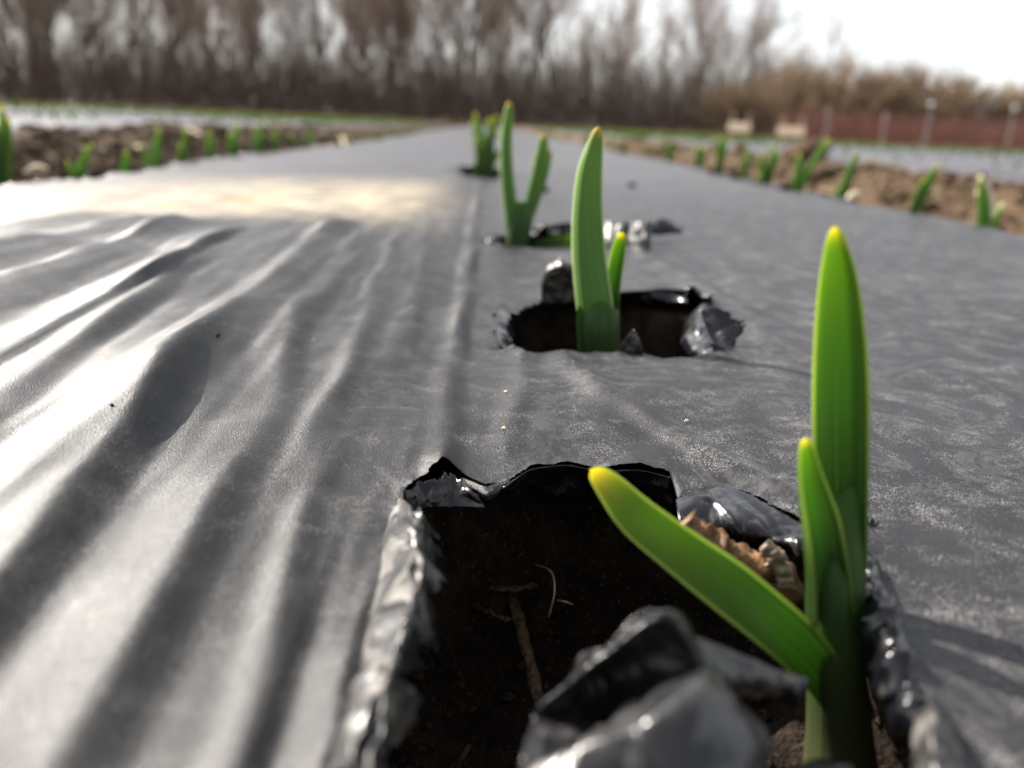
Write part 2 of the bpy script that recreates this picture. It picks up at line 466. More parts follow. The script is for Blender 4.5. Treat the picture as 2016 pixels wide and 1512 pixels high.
def film_z(x, y):
    """height of the stretched film (metres in, metres out), without the hole rims"""
    xc, yc = np.broadcast_arrays(np.asarray(x, float) * 100, np.asarray(y, float) * 100)
    z = np.zeros(xc.shape)
    for st, y0, y1, h, wl, wr in WR:
        sy = np.array([s[0] for s in st], float); sx = np.array([s[1] for s in st], float)
        c = np.interp(yc, sy, sx) + 0.12 * noise2(yc * 0.35, st[0][1] * 3.7, 77)
        d = xc - c
        hh = 0.88 * h * sstep(y0 - 2, y0 + 3.5, yc) * sstep(y1 + 4, y1 - 5, yc) * np.clip(0.9 + 0.65 * noise2(yc * 0.20, st[0][1] * 5.1, 78) + 0.15 * noise2(yc * 0.4, st[0][1] * 8.3, 74), 0.1, 1.6)
        t = np.where(d < 0, -d / (0.95 * wl), d / (1.0 * wr))
        z += hh * 0.06 * np.logaddexp(0, (1.05 - np.sqrt(t * t + 0.005)) / 0.06)
    for cx, cy, ln, sl, h, wl, wr in CREASES:        # short taut creases
        m_ = (np.abs(yc - cy) < ln * 1.6) & (np.abs(xc - cx) < 2.5)
        if m_.any():
            xx, yy = xc[m_], yc[m_]
            d = xx - cx - sl * (yy - cy) - 0.10 * noise2(yy * 0.5, cx * 9.1, 79)
            t = np.where(d < 0, -d / wl, d / wr)
            z[m_] += h * np.exp(-((yy - cy) / ln) ** 2) * np.exp(-np.sqrt(t * t + 0.05))
    z += 0.28 * np.exp(-((xc - 3.2) / 3.0) ** 2 - ((yc - 16.8) / 2.4) ** 2)      # slack bulge between the near holes
    left = sstep(1.0, -1.5, xc)
    fine = fbm(xc * 0.75 + 0.10 * noise2(xc * 0.3, yc * 0.12, 5), yc * 0.085, 41, 3, 0.5)
    z += left * (0.050 * fine + 0.014 * fbm(xc * 2.1, yc * 0.2, 43, 2)) * sstep(70, 40, yc)
    z += (1 - left) * 0.030 * fbm(xc * 0.42, yc * 0.22, 47, 3, 0.5)
    z += 0.018 * fbm(xc * 0.55, yc * 0.55, 51, 3, 0.45)
    # broad shape of the bed: falls away to the left of the crease, swells across at the cream patch
    z += (0.085 * np.clip(-xc - 0.8, 0, 9) - 0.075 * np.maximum(0, -xc - 10.5)) * sstep(62, 30, yc) - 0.030 * np.maximum(0, -xc - 0.5) * sstep(0, -8, xc) * sstep(30, 62, yc)
    z += 0.45 * sstep(48, 72, yc) * sstep(1, -3, xc) * sstep(130, 76, yc)
    z += 0.35 * fbm(xc * 0.03, yc * 0.018, 61, 3) * sstep(45, 120, yc)
    z += 0.8 * noise2(xc * 0.004, yc * 0.004 + 3.3, 66) * sstep(120, 400, yc)
    # film pulled up behind and pressed down before each planting hole on the shoulders
    for hx, hy, k in PULLS:
        dx = (xc - hx) / 4.0; dy = (yc - hy) / 3.2
        z += k * np.exp(-dx * dx - dy * dy * 0.5) * np.tanh(dy * 1.2)
    # shoulders
    a = np.abs(xc + 1.2 * noise2(yc * 0.06, 3.0 + np.sign(xc), 71))
    z -= 12.5 * sstep(35.5, 50.0, a) ** 1.5
    return z / 100.0

xs = axis([(-0.50, -0.30, 26), (-0.30, -0.17, 36), (-0.17, 0.12, 232), (0.12, 0.30, 44), (0.30, 0.50, 26)])
ys = np.unique(np.round(np.concatenate([axis([(-1.2, 0.0, 30), (0.0, 0.04, 10), (0.04, 0.32, 190), (0.32, 0.62, 110), (0.62, 1.0, 60)]), np.geomspace(1.0, 2.2, 60), np.geomspace(2.2, 29.5, 110)]), 6))

# hole outlines in plan (cm), counter-clockwise or clockwise does not matter
RAW = {
 'a': [(-1.00, 11.92, -0.00), (-1.00, 9.83, 0.00), (-0.98, 8.27, 0.00), (-1.02, 7.20, 0.00), (-1.06, 6.30, 0.00), (-1.05, 5.2), (0.4, 4.9), (2.2, 4.9), (3.9, 5.0),
       (4.36, 6.08, 0.00), (4.57, 6.76, 0.00), (4.83, 7.65, 0.00), (5.17, 8.86, 0.00), (5.51, 10.14, 0.00), (5.24, 10.69, 0.00), (4.85, 11.35, 0.00), (4.16, 12.38, 0.00), (3.25, 11.88, -0.00),
       (3.33, 12.88, 0.00), (2.78, 13.08, 0.00), (2.03, 13.00, 0.00), (1.62, 13.26, 0.00), (1.00, 12.99, 0.00), (0.60, 12.54, -0.00), (0.22, 12.22, 0.00), (0.02, 12.38, -0.00), (-0.19, 12.63, 0.00), (-0.40, 12.76, -0.00), (-0.67, 12.29, -0.00)],
 'b': [(0.62, 25.78, 0.00), (1.12, 25.41, 0.00), (1.65, 26.42, 0.00), (2.23, 27.18, 0.00), (3.44, 27.75, 0.00), (5.17, 29.34, 0.00), (6.64, 29.83, 0.00), (7.74, 29.29, 0.00), (7.24, 25.50, 0.00), (6.56, 21.19, 0.00),
       (5.65, 20.77, 0.00), (4.84, 20.37, 0.00), (4.31, 20.89, 0.00), (3.20, 20.80, 0.00), (1.32, 20.15, 0.00), (0.83, 20.83, 0.00), (0.54, 22.49, 0.00)],
 'c': [(0.30, 42.98, 0.00), (1.80, 45.15, 0.00), (4.40, 46.69, 0.00), (7.01, 49.27, 0.00), (8.90, 52.05, 0.00), (8.21, 46.37, 0.00), (7.01, 41.96, 0.00), (5.07, 40.32, 0.00), (3.41, 39.51, 0.00), (1.36, 39.10, 0.00), (0.36, 39.66, 0.00)],
 'd': [(-2.0, 92.5), (1.9, 92.5), (2.2, 98.0), (0.0, 99.5), (-2.3, 97.5)],
}
EDGE_LEFT = [(-38.5, 72.5), (-36.5, 79.5), (-36.3, 88.5), (-36.2, 97.0), (-36.6, 106.0), (-36.4, 117.0), (-36.8, 129.0), (-36.5, 143.0)]
EDGE_RIGHT = [(40.0, 65.5), (38.6, 74.5), (38.8, 82.0), (38.4, 89.5), (37.4, 100.0), (37.8, 113.0), (37.4, 122.0), (37.6, 135.0), (37.8, 150.0)]
rng = random.Random(5)
for n, (hx, hy) in enumerate(EDGE_LEFT + EDGE_RIGHT):
    w = rng.uniform(2.0, 3.2); l = rng.uniform(2.2, 4.2)
    sgn = -1 if hx < 0 else 1
    RAW['e%d' % n] = [(hx + w * math.cos(t) + 0.6 * sgn, hy + l * math.sin(t) * (1 + 0.2 * math.cos(3 * t))) for t in np.linspace(0, 2 * math.pi, 15)[:-1]]

verts = []; faces = []
X, Y = np.meshgrid(xs, ys, indexing='ij')
nx, ny = len(xs), len(ys)
gridv = np.stack([X, Y, film_z(X, Y)], -1).reshape(-1, 3)
keep = np.ones((nx - 1, ny - 1), bool)
verts = [gridv]
nv = len(gridv)
ngons = []; pquads = []
def ray_poly(cx, cy, poly, th):
    """distance from the centre to the outline along each angle"""
    P = np.asarray(poly)[:, :2] - (cx, cy)
    ang = np.unwrap(np.arctan2(P[:, 1], P[:, 0]))
    if ang[-1] < ang[0]:
        P = P[::-1]
    # dense resample then interpolate in angle
    Q = np.vstack([P, P[:1]])
    seg = np.concatenate([np.linspace(Q[i], Q[i + 1], 60, endpoint=False) for i in range(len(Q) - 1)])
    a = np.arctan2(seg[:, 1], seg[:, 0]) % (2 * np.pi); r = np.hypot(seg[:, 0], seg[:, 1])
    o = np.argsort(a)
    return np.interp(th % (2 * np.pi), a[o], r[o], period=2 * np.pi)

ROWS = 22
for key, poly in RAW.items():
    P = np.array([p[:2] for p in poly]) / 100.0
    x0, y0 = P.min(0); x1, y1 = P.max(0)
    mg = 0.008 if key in 'ab' else 0.012
    i0 = max(np.searchsorted(xs, x0 - mg) - 1, 1); i1 = np.searchsorted(xs, x1 + mg)
    j0 = max(np.searchsorted(ys, y0 - mg) - 1, 1); j1 = np.searchsorted(ys, y1 + mg)
    i1 = min(i1, nx - 2)
    keep[i0:i1, j0:j1] = False
    ring = [(i, j0) for i in range(i0, i1)] + [(i1, j) for j in range(j0, j1)] + [(i, j1) for i in range(i1, i0, -1)] + [(i0, j) for j in range(j1, j0, -1)]
    rid = np.array([i * ny + j for i, j in ring])
    outer = gridv[rid][:, :2]
    if key in 'ab': c = (P.min(0) + P.max(0)) / 2
    else: c = P.mean(0)
    if key == 'a': c = np.array([0.020, 0.092])
    if key == 'b': c = np.array([0.037, 0.235])
    SUB = 4 if key in 'abc' else 3
    n = len(rid); m = n * SUB
    # outer ring refined
    t = np.arange(m) / SUB
    k = np.floor(t).astype(int); f = (t - k)[:, None]
    O = outer[k] * (1 - f) + outer[(k + 1) % n] * f
    d = O - c
    th = np.arctan2(d[:, 1], d[:, 0]); ro = np.hypot(d[:, 0], d[:, 1])
    ri = ray_poly(c[0], c[1], P, th)
    arc = np.cumsum(np.hypot(*(np.roll(d, -1, 0) - d).T))
    rough = {'a': .0004, 'b': .0008, 'c': .001}.get(key, .002)
    ri = ri + rough * (1.3 * fbm(arc * 170, arc * 0 + 1, 91, 4, 0.65) + 0.4 * np.abs(noise2(arc * 1600, arc * 0, 95)))
    ri = np.minimum(ri, ro - 0.003)
    lip = (0.0005 if key == 'a' else 0.0010) * fbm(arc * 45, arc * 0 + 4, 97, 3) * (1 if key in 'abc' else 2.0)
    if key == 'b':   # the front lip of the second hole is pulled straight and a little proud
        lip = lip * 0.4
    base = nv
    for q in range(ROWS):
        s = (q / (ROWS - 1.0)) ** 1.9               # 0 at the rim
        if q == ROWS - 1: s = 0.94
        r = ri * (1 - s) + ro * s
        pts = c + np.stack([np.cos(th), np.sin(th)], 1) * r[:, None]
        dist = r - ri
        z = film_z(pts[:, 0], pts[:, 1]) + lip * np.exp(-dist / 0.0035) + (0.0011 if key in 'bc' else 0.0004) * fbm(arc * 30, arc * 0 + 7, 98, 2) * np.exp(-dist / 0.011) * sstep(0.0, 0.3, (ro - r) / (ro - ri)) + 0.0002 * fbm(arc * 160, dist * 260, 99, 2) * np.exp(-dist / 0.004)
        verts.append(np.column_stack([pts, z]))
        if q:
            a = base + (q - 1) * m; b = base + q * m
            ii = np.arange(m); jj = (ii + 1) % m
            pquads.append(np.stack([a + ii, a + jj, b + jj, b + ii], 1)[:, ::-1])
    last = base + (ROWS - 1) * m
    for kk in range(n):
        inner = [last + (kk * SUB + s_) % m for s_ in range(SUB + 1)]
        ngons.append([int(rid[(kk + 1) % n]), int(rid[kk])] + inner)
    nv += ROWS * m
gf = grid_faces(nx, ny)[keep.ravel()]
allv = np.concatenate(verts)
def up(q):
    p = allv[q][:, :, :2]; s_ = 0
    for k_ in range(q.shape[1]):
        a_, b_ = p[:, k_], p[:, (k_ + 1) % q.shape[1]]
        s_ = s_ + a_[:, 0] * b_[:, 1] - a_[:, 1] * b_[:, 0]
    q = q.copy(); f_ = s_ < 0; q[f_] = q[f_][:, ::-1]
    return q
pquads = [up(q) for q in pquads]
ngons = [up(np.array([q]))[0].tolist() for q in ngons]
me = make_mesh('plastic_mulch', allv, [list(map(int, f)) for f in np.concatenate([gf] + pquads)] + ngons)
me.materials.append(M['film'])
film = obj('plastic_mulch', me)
tag(film, 'black plastic mulch film wrinkled over the near garlic bed, torn planting holes', 'plastic film', 'black plastic mulch films')

# ------------------------------------------------------------------ moist soil below the film, pitted at the planting holes
PITS = [(2.0, 8.9, 4.4, 5.8, 3.2), (3.8, 24.6, 4.6, 5.2, 3.4), (4.6, 44.5, 6.0, 6.5, 3.0), (0, 96, 4, 5, 2.5)] + [(hx, hy, 4.2, 5.0, 2.2) for hx, hy in EDGE_LEFT + EDGE_RIGHT]
def bed_soil_z(x, y):
    xc = np.asarray(x) * 100; yc = np.asarray(y) * 100
    pit = np.zeros(np.broadcast(xc, yc).shape)
    wob = 0.12 * fbm(xc * 0.5, yc * 0.5, 23, 3)
    for cx, cy, rx_, ry_, d in PITS:
        pit = np.maximum(pit, d * sstep(1.12, 0.80, np.hypot((xc - cx) / rx_, (yc - cy) / ry_) + wob))
    rough_ = fbm(xc * 0.55, yc * 0.55, 21, 4, 0.55) * 0.0042 + fbm(xc * .14, yc * .14, 31, 2) * 0.003
    z = film_z(x, y) - 0.0075 - pit / 100.0 + rough_ * np.clip(pit / 2.0, 0.12, 1)
    z = z + 0.011 * np.exp(-(((xc - 4.0) / 1.6) ** 2 + ((yc - 10.5) / 2.0) ** 2))
    return z
xs = axis([(-0.40, -0.30, 26), (-0.30, -0.06, 40), (-0.06, 0.12, 110), (0.12, 0.30, 34), (0.30, 0.40, 26)])
ys = axis([(-0.3, 0.03, 20), (0.03, 0.56, 260), (0.56, 2.4, 190)])
X, Y = np.meshgrid(xs, ys, indexing='ij')
V = np.stack([X, Y, bed_soil_z(X, Y)], -1).reshape(-1, 3)
tag(obj('bed_soil', quads_mesh('bed_soil', V, grid_faces(len(xs), len(ys))), M['bed_soil']), kind='structure')

# ------------------------------------------------------------------ torn flaps of film
def flap(ctrl, mat, nu=44, nv_=26, jag=0.12, crumple=0.03, cfreq=3.0, seed=0, fine=0.004):
    """ctrl: rows x columns of points (cm); first row sits at the rim, last row is the torn edge"""
    Cg = np.array(ctrl, float)
    rows = np.stack([catmull(Cg[r], nu) for r in range(len(Cg))])             # rows, nu, 3
    u = np.arange(nu)
    out = np.zeros((nu, nv_, 3))
    for i in range(nu):
        cut = 1.0 - jag * (0.5 + 0.5 * fbm(i * 15.0 / nu, seed * 3.1, seed, 3, 0.6)) 
        c = catmull(rows[:, i], 90)
        idx = np.linspace(0, min(1.0, max(0.3, float(cut))) * 89, nv_)
        k = np.floor(idx).astype(int); f = (idx - k)[:, None]
        out[i] = c[k] * (1 - f) + c[np.minimum(k + 1, 89)] * f
    du = np.gradient(out, axis=0); dv = np.gradient(out, axis=1)
    nrm = np.cross(du, dv); nrm /= np.linalg.norm(nrm, axis=2, keepdims=True) + 1e-9
    ii, jj = np.meshgrid(np.linspace(0, 1, nu), np.linspace(0, 1, nv_), indexing='ij')
    L = np.linalg.norm(Cg[0, -1] - Cg[0, 0]); W = np.linalg.norm(Cg[-1, 0] - Cg[0, 0])
    a, b = ii * L * cfreq, jj * W * cfreq
    rk = random.Random(seed * 7 + 1)
    rid = 0.5 * fbm(a * 0.7, b * 0.7, seed + 7, 2, 0.4)
    A_, B_ = a.max(), b.max()
    for _ in range(int(16 + 4 * A_)):            # sharp folds along random lines, like crumpled film
        px_, py_ = rk.uniform(0, A_), rk.uniform(0, B_); an = rk.uniform(0, 3.1416)
        ca_, sa_ = math.cos(an), math.sin(an)
        dd = (a - px_) * sa_ - (b - py_) * ca_; al_ = (a - px_) * ca_ + (b - py_) * sa_
        ln_ = rk.uniform(.5, 2.2); wd_ = rk.uniform(.12, .45)
        rid = rid + rk.uniform(-1.3, 1.3) * np.exp(-(al_ / ln_) ** 2) * np.exp(-np.sqrt((dd / wd_) ** 2 + .002))
    out = out + nrm * ((crumple * rid + fine * fbm(a * 3, b * 3, seed + 13, 2)) * (0.25 + 0.75 * sstep(0, 0.3, jj)))[..., None]
    me = quads_mesh('torn_flap', out.reshape(-1, 3) / 100.0, grid_faces(nu, nv_))
    o = obj('torn_flap', me, mat, film)
    so = o.modifiers.new('thickness', 'SOLIDIFY'); so.thickness = 0.00022; so.offset = 0
    return o

# hole nearest the lens: rolled strip along its left rim
flap([[(-1.15, 11.68, 0.05), (-1.13, 9.72, 0.06), (-1.10, 8.12, 0.06), (-1.13, 6.85, 0.06), (-1.18, 5.86, 0.06)],
      [(-0.95, 10.98, 0.30), (-0.89, 9.18, 0.40), (-0.90, 7.76, 0.36), (-0.97, 6.62, 0.30), (-1.04, 5.69, 0.25)],
      [(-0.73, 10.00, 0.66), (-0.62, 8.63, 0.76), (-0.60, 7.50, 0.70), (-0.71, 6.57, 0.60), (-0.82, 5.50, 0.48)],
      [(-0.69, 9.91, 0.66), (-0.58, 8.57, 0.76), (-0.57, 7.46, 0.70), (-0.69, 6.54, 0.60), (-0.80, 5.49, 0.48)],
      [(-0.50, 10.10, 0.32), (-0.43, 8.99, 0.38), (-0.44, 7.82, 0.34), (-0.56, 6.89, 0.26), (-0.72, 5.88, 0.12)],
      [(-0.31, 10.59, -0.10), (-0.26, 9.56, -0.12), (-0.30, 8.33, -0.14), (-0.44, 7.31, -0.16), (-0.67, 6.32, -0.30)]],
     M['flap_dusty'], 170, 70, 0.30, 0.075, 1.5, 11)
# ragged upright bit at its far left corner
flap([[(-0.98, 11.70, -0.25), (-0.60, 11.90, -0.25), (-0.25, 12.00, -0.29), (0.23, 11.80, -0.18)],
      [(-0.99, 11.70, -0.04), (-0.63, 12.00, 0.00), (-0.28, 12.20, 0.01), (0.15, 11.90, -0.10)],
      [(-1.04, 11.80, 0.11), (-0.66, 12.20, 0.15), (-0.31, 12.50, 0.17), (0.06, 12.10, -0.02)]], M['flap'], 50, 18, 0.35, 0.03, 3, 12)
# tongue of film drooping from the far rim
flap([[(-0.16, 12.53, 0.00), (0.02, 12.38, -0.00), (0.25, 12.20, 0.00), (0.47, 12.41, 0.00), (0.68, 12.63, -0.00)], [(-0.04, 12.28, -0.02), (0.11, 12.14, -0.05), (0.27, 12.02, -0.06), (0.43, 12.16, -0.05), (0.58, 12.38, -0.02)],
      [(0.09, 12.19, -0.15), (0.17, 12.13, -0.20), (0.26, 12.07, -0.22), (0.35, 12.14, -0.20), (0.45, 12.27, -0.15)]], M['film'], 30, 18, 0.15, 0.01, 2, 34)
# far rim: skirt hanging into the shade
flap([[(0.51, 12.14, 0.00), (0.99, 12.93, 0.00), (1.62, 13.19, -0.00), (2.15, 12.94, 0.00), (2.86, 13.04, 0.00), (3.34, 12.77, 0.00)],
      [(0.63, 12.90, -0.46), (1.03, 13.20, -0.40), (1.66, 13.40, -0.37), (2.23, 13.30, -0.36), (2.92, 13.20, -0.30), (3.40, 12.90, -0.29)],
      [(0.64, 13.00, -0.75), (1.05, 13.30, -0.73), (1.70, 13.50, -0.86), (2.28, 13.40, -0.89), (2.98, 13.30, -0.78), (3.49, 13.00, -0.71)]], M['flap'], 60, 18, 0.3, 0.04, 2.5, 13)
# glossy fold at the far right of the hole
flap([[(3.20, 11.83, 0.02), (3.73, 12.18, 0.05), (4.21, 12.28, 0.08), (4.60, 11.70, 0.08), (4.90, 11.09, 0.05), (5.17, 10.69, 0.00)],
      [(3.12, 11.32, 0.05), (3.62, 11.65, 0.12), (4.02, 11.54, 0.14), (4.46, 11.17, 0.12), (4.76, 10.66, 0.06), (5.03, 10.33, 0.00)],
      [(3.16, 11.06, -0.15), (3.60, 11.19, -0.08), (3.98, 11.04, -0.05), (4.35, 10.77, -0.05), (4.71, 10.50, -0.10), (4.98, 10.24, -0.15)],
      [(3.45, 11.54, -0.70), (3.82, 11.47, -0.65), (4.17, 11.31, -0.60), (4.55, 11.07, -0.50), (4.86, 10.86, -0.50), (5.22, 10.75, -0.60)]], M['flap'], 110, 60, 0.18, 0.06, 1.8, 14)
# right rim, crumpled and glinting
flap([[(5.57, 10.58, 0.00), (5.34, 9.38, 0.05), (5.11, 8.46, 0.05), (4.91, 7.65, 0.00), (4.66, 6.83, 0.00)],
      [(5.38, 10.06, 0.12), (5.11, 9.01, 0.16), (4.87, 8.16, 0.14), (4.69, 7.41, 0.08), (4.52, 6.75, 0.00)],
      [(5.42, 10.11, -0.10), (5.10, 9.13, -0.10), (4.85, 8.26, -0.10), (4.64, 7.50, -0.15), (4.49, 6.85, -0.20)],
      [(5.65, 10.49, -0.60), (5.29, 9.51, -0.60), (5.00, 8.67, -0.60), (4.83, 7.99, -0.70), (4.74, 7.40, -0.80)]], M['flap'], 100, 50, 0.28, 0.09, 2.0, 15)
# big crumpled flap standing up at the front of the hole
flap([[(-0.01, 5.00, 0.21), (0.72, 5.00, 0.17), (1.51, 5.00, 0.18), (2.10, 5.00, 0.18), (2.46, 5.00, 0.19)],
      [(0.31, 5.50, 0.47), (0.89, 5.40, 0.67), (1.53, 5.40, 0.78), (2.10, 5.50, 0.70), (2.53, 5.60, 0.36)],
      [(0.48, 5.90, 0.53), (0.97, 5.80, 0.75), (1.58, 5.80, 1.03), (2.12, 6.00, 0.92), (2.71, 6.30, 0.29)],
      [(0.65, 6.70, 0.06), (1.27, 7.00, 0.15), (1.85, 7.00, 0.43), (2.37, 6.90, 0.41), (2.90, 7.00, -0.05)],
      [(0.73, 6.80, 0.12), (1.29, 6.80, 0.68), (1.85, 6.85, 1.13), (2.37, 7.00, 0.46), (2.81, 7.10, -0.01)],
      [(0.79, 7.00, 0.01), (1.37, 7.05, 0.62), (1.96, 7.10, 1.09), (2.45, 7.20, 0.38), (2.85, 7.30, -0.11)],
      [(0.92, 7.20, -0.22), (1.47, 7.25, 0.37), (2.07, 7.30, 0.82), (2.51, 7.40, 0.07), (2.92, 7.50, -0.39)]], M['flap_silver'], 170, 140, 0.12, 0.12, 1.1, 16)
# twisted strip running from it towards the stem
flap([[(2.05, 7.25, 0.71), (2.45, 7.30, 0.56), (2.93, 7.40, 0.32), (3.38, 7.50, 0.07), (3.70, 7.55, -0.05)],
      [(2.04, 7.10, 0.69), (2.43, 7.15, 0.51), (2.89, 7.25, 0.26), (3.32, 7.35, 0.03), (3.64, 7.40, -0.04)],
      [(2.10, 7.10, 0.51), (2.49, 7.15, 0.33), (2.94, 7.25, 0.08), (3.34, 7.35, -0.13), (3.64, 7.40, -0.24)],
      [(2.19, 7.30, 0.31), (2.58, 7.35, 0.12), (3.03, 7.45, -0.13), (3.41, 7.50, -0.32), (3.71, 7.55, -0.46)]], M['flap_silver'], 100, 46, 0.15, 0.05, 2.4, 17)
# sunlit bulge at the near right rim
flap([[(4.63, 5.67, 0.00), (4.73, 6.27, 0.00), (4.86, 6.83, 0.00), (4.96, 7.31, 0.00)],
      [(4.08, 5.30, 0.35), (4.25, 5.88, 0.40), (4.41, 6.36, 0.38), (4.57, 6.79, 0.30)],
      [(3.86, 5.40, 0.25), (4.05, 5.92, 0.30), (4.26, 6.38, 0.25), (4.47, 6.76, 0.20)],
      [(4.07, 5.97, -0.30), (4.31, 6.54, -0.30), (4.51, 6.97, -0.30), (4.67, 7.28, -0.30)]], M['flap_dusty'], 50, 34, 0.12, 0.03, 1.2, 18)
# little tab behind the stem
flap([[(5.72, 10.90, -0.29), (5.82, 10.90, -0.20), (5.93, 10.90, -0.09)], [(5.76, 11.00, -0.05), (5.89, 11.00, -0.00), (6.00, 11.00, 0.02)],
      [(5.80, 11.10, 0.19), (5.94, 11.10, 0.17), (6.09, 11.10, 0.13)]], M['flap'], 20, 12, 0.25, 0.02, 3, 19)
# front scrap at the foot of the stem
flap([[(3.11, 6.40, -0.74), (3.46, 6.40, -0.73), (3.87, 6.40, -0.73)], [(3.19, 6.60, -0.43), (3.55, 6.70, -0.40), (3.85, 6.60, -0.42)],
      [(3.38, 6.90, -0.61), (3.73, 7.00, -0.61), (3.99, 6.90, -0.63)]], M['flap'], 30, 16, 0.25, 0.03, 3, 20)

# second hole
flap([[(7.87, 27.72, 0.00), (7.41, 24.49, 0.00), (6.89, 21.98, 0.00), (6.33, 20.56, 0.00)],
      [(6.89, 25.00, 0.50), (6.45, 23.00, 0.32), (6.32, 22.00, 0.09), (6.19, 21.00, -0.04)],
      [(6.61, 25.00, 0.20), (6.10, 23.20, 0.08), (5.97, 22.20, -0.09), (6.00, 21.20, -0.13)],
      [(6.45, 25.20, -0.20), (5.94, 23.50, -0.25), (5.80, 22.60, -0.35), (5.85, 21.60, -0.31)]], M['flap'], 40, 30, 0.08, 0.05, 0.5, 21)
flap([[(6.14, 22.40, 0.85), (6.32, 22.00, 0.33), (6.64, 21.40, -0.22)],
      [(6.47, 22.30, 0.97), (6.69, 21.90, 0.51), (6.75, 21.40, 0.01)],
      [(6.79, 22.20, 0.86), (7.35, 21.90, 0.83), (6.91, 21.40, 0.10)]], M['flap'], 40, 20, 0.25, 0.03, 1.2, 22)
flap([[(7.43, 29.23, 0.00), (7.83, 29.49, 0.00), (7.99, 28.97, 0.00), (8.18, 28.29, 0.00)], [(7.01, 27.50, 0.46), (7.28, 27.50, 0.51), (7.48, 27.00, 0.41), (7.61, 26.50, 0.48)],
      [(7.00, 27.50, 0.57), (7.33, 27.50, 0.68), (7.51, 27.00, 0.41), (7.63, 26.50, 0.75)]], M['flap'], 30, 14, 0.4, 0.05, 1.6, 23)
flap([[(2.13, 27.20, -0.11), (2.79, 27.20, -0.09), (3.48, 27.20, -0.02)], [(2.08, 27.00, 0.54), (2.70, 26.90, 0.61), (3.41, 27.00, 0.62)],
      [(2.16, 26.60, 1.06), (2.62, 26.40, 1.29), (3.23, 26.60, 1.18)], [(2.28, 27.00, 1.25), (2.62, 27.00, 1.54), (3.20, 27.00, 1.28)]], M['flap_dusty'], 36, 28, 0.12, 0.05, 1.3, 24)
flap([[(0.75, 26.26, 0.00), (0.53, 23.72, 0.00), (0.59, 21.75, 0.00), (0.78, 20.72, 0.00)], [(0.96, 25.40, -0.00), (0.77, 23.60, -0.11), (0.80, 22.40, -0.16), (0.90, 21.20, -0.12)],
      [(1.34, 25.60, -0.49), (1.12, 23.80, -0.41), (1.01, 22.60, -0.37), (0.97, 21.40, -0.29)]], M['flap'], 36, 22, 0.2, 0.05, 0.8, 25)
flap([[(3.63, 20.90, -0.14), (3.96, 20.90, -0.12), (4.40, 20.90, -0.11)], [(3.79, 20.90, 0.23), (3.99, 20.90, 0.23), (4.29, 20.90, 0.19)],
      [(4.04, 20.90, 0.61), (4.08, 20.90, 0.63), (4.14, 20.90, 0.56)]], M['flap'], 24, 16, 0.08, 0.02, 1.5, 26)
flap([[(5.19, 29.16, 0.00), (6.04, 29.61, 0.00), (6.81, 29.77, 0.00), (7.48, 29.42, 0.00)], [(5.25, 29.40, -0.19), (6.07, 29.60, -0.31), (6.80, 29.40, -0.28), (7.38, 28.80, -0.14)],
      [(5.35, 29.60, -0.53), (6.15, 29.80, -0.77), (6.88, 29.60, -0.66), (7.46, 29.00, -0.43)]], M['flap'], 36, 18, 0.4, 0.07, 1.3, 27)
# third hole: upright crumpled scraps on the right
for n, (px, top, y0, wid) in enumerate([]): pass
flap([[(6.18, 41.00, -0.35), (6.81, 41.00, -0.37), (7.56, 41.00, -0.29)], [(6.30, 42.00, 0.52), (6.90, 41.60, 0.65), (7.56, 41.60, 0.57)],
      [(6.29, 42.60, 1.16), (7.01, 42.40, 1.46), (7.48, 42.00, 1.17)]], M['flap_dusty'], 30, 20, 0.35, 0.10, 0.6, 28)
flap([[(7.43, 40.00, -0.40), (7.75, 39.60, -0.37), (8.22, 39.40, -0.15)], [(7.47, 41.00, 0.45), (7.82, 40.40, 0.39), (8.31, 40.20, 0.54)],
      [(7.59, 41.40, 1.05), (7.99, 41.20, 1.24), (8.51, 41.20, 1.01)]], M['flap_dusty'], 30, 20, 0.3, 0.10, 0.6, 45)
flap([[(8.87, 44.60, 0.25), (9.60, 44.40, 0.25), (10.76, 44.20, 0.43)], [(8.91, 45.00, 0.63), (9.72, 45.00, 0.83), (10.79, 44.80, 0.63)],
      [(9.12, 45.60, 0.79), (9.88, 45.60, 0.99), (10.75, 45.40, 0.77)]], M['flap'], 30, 16, 0.2, 0.06, 0.6, 30)
flap([[(0.29, 39.40, -0.06), (0.65, 39.40, -0.07), (1.13, 39.40, -0.03)], [(0.31, 39.60, 0.15), (0.69, 39.60, 0.26), (1.07, 39.60, 0.18)],
      [(0.35, 40.20, 0.26), (0.69, 40.20, 0.37), (1.03, 40.20, 0.29)]], M['flap_dusty'], 24, 14, 0.3, 0.1, 0.9, 31)
flap([[(2.91, 45.52, 0.00), (4.40, 46.69, 0.00), (7.01, 49.27, 0.00)], [(2.85, 44.60, 0.27), (4.22, 45.00, 0.39), (6.67, 47.00, 0.48)], [(2.88, 44.40, 0.46), (4.27, 45.00, 0.60), (6.60, 47.00, 0.70)]],
     M['flap'], 30, 14, 0.5, 0.1, 0.9, 32)
# fourth hole
flap([[(-1.77, 93.00, -0.27), (-0.12, 92.50, -0.17), (2.06, 92.80, 0.01)], [(-1.95, 93.00, 0.25), (-0.15, 92.60, 0.56), (2.22, 93.00, 0.43)]], M['flap'], 24, 10, 0.7, 0.2, 0.5, 33)

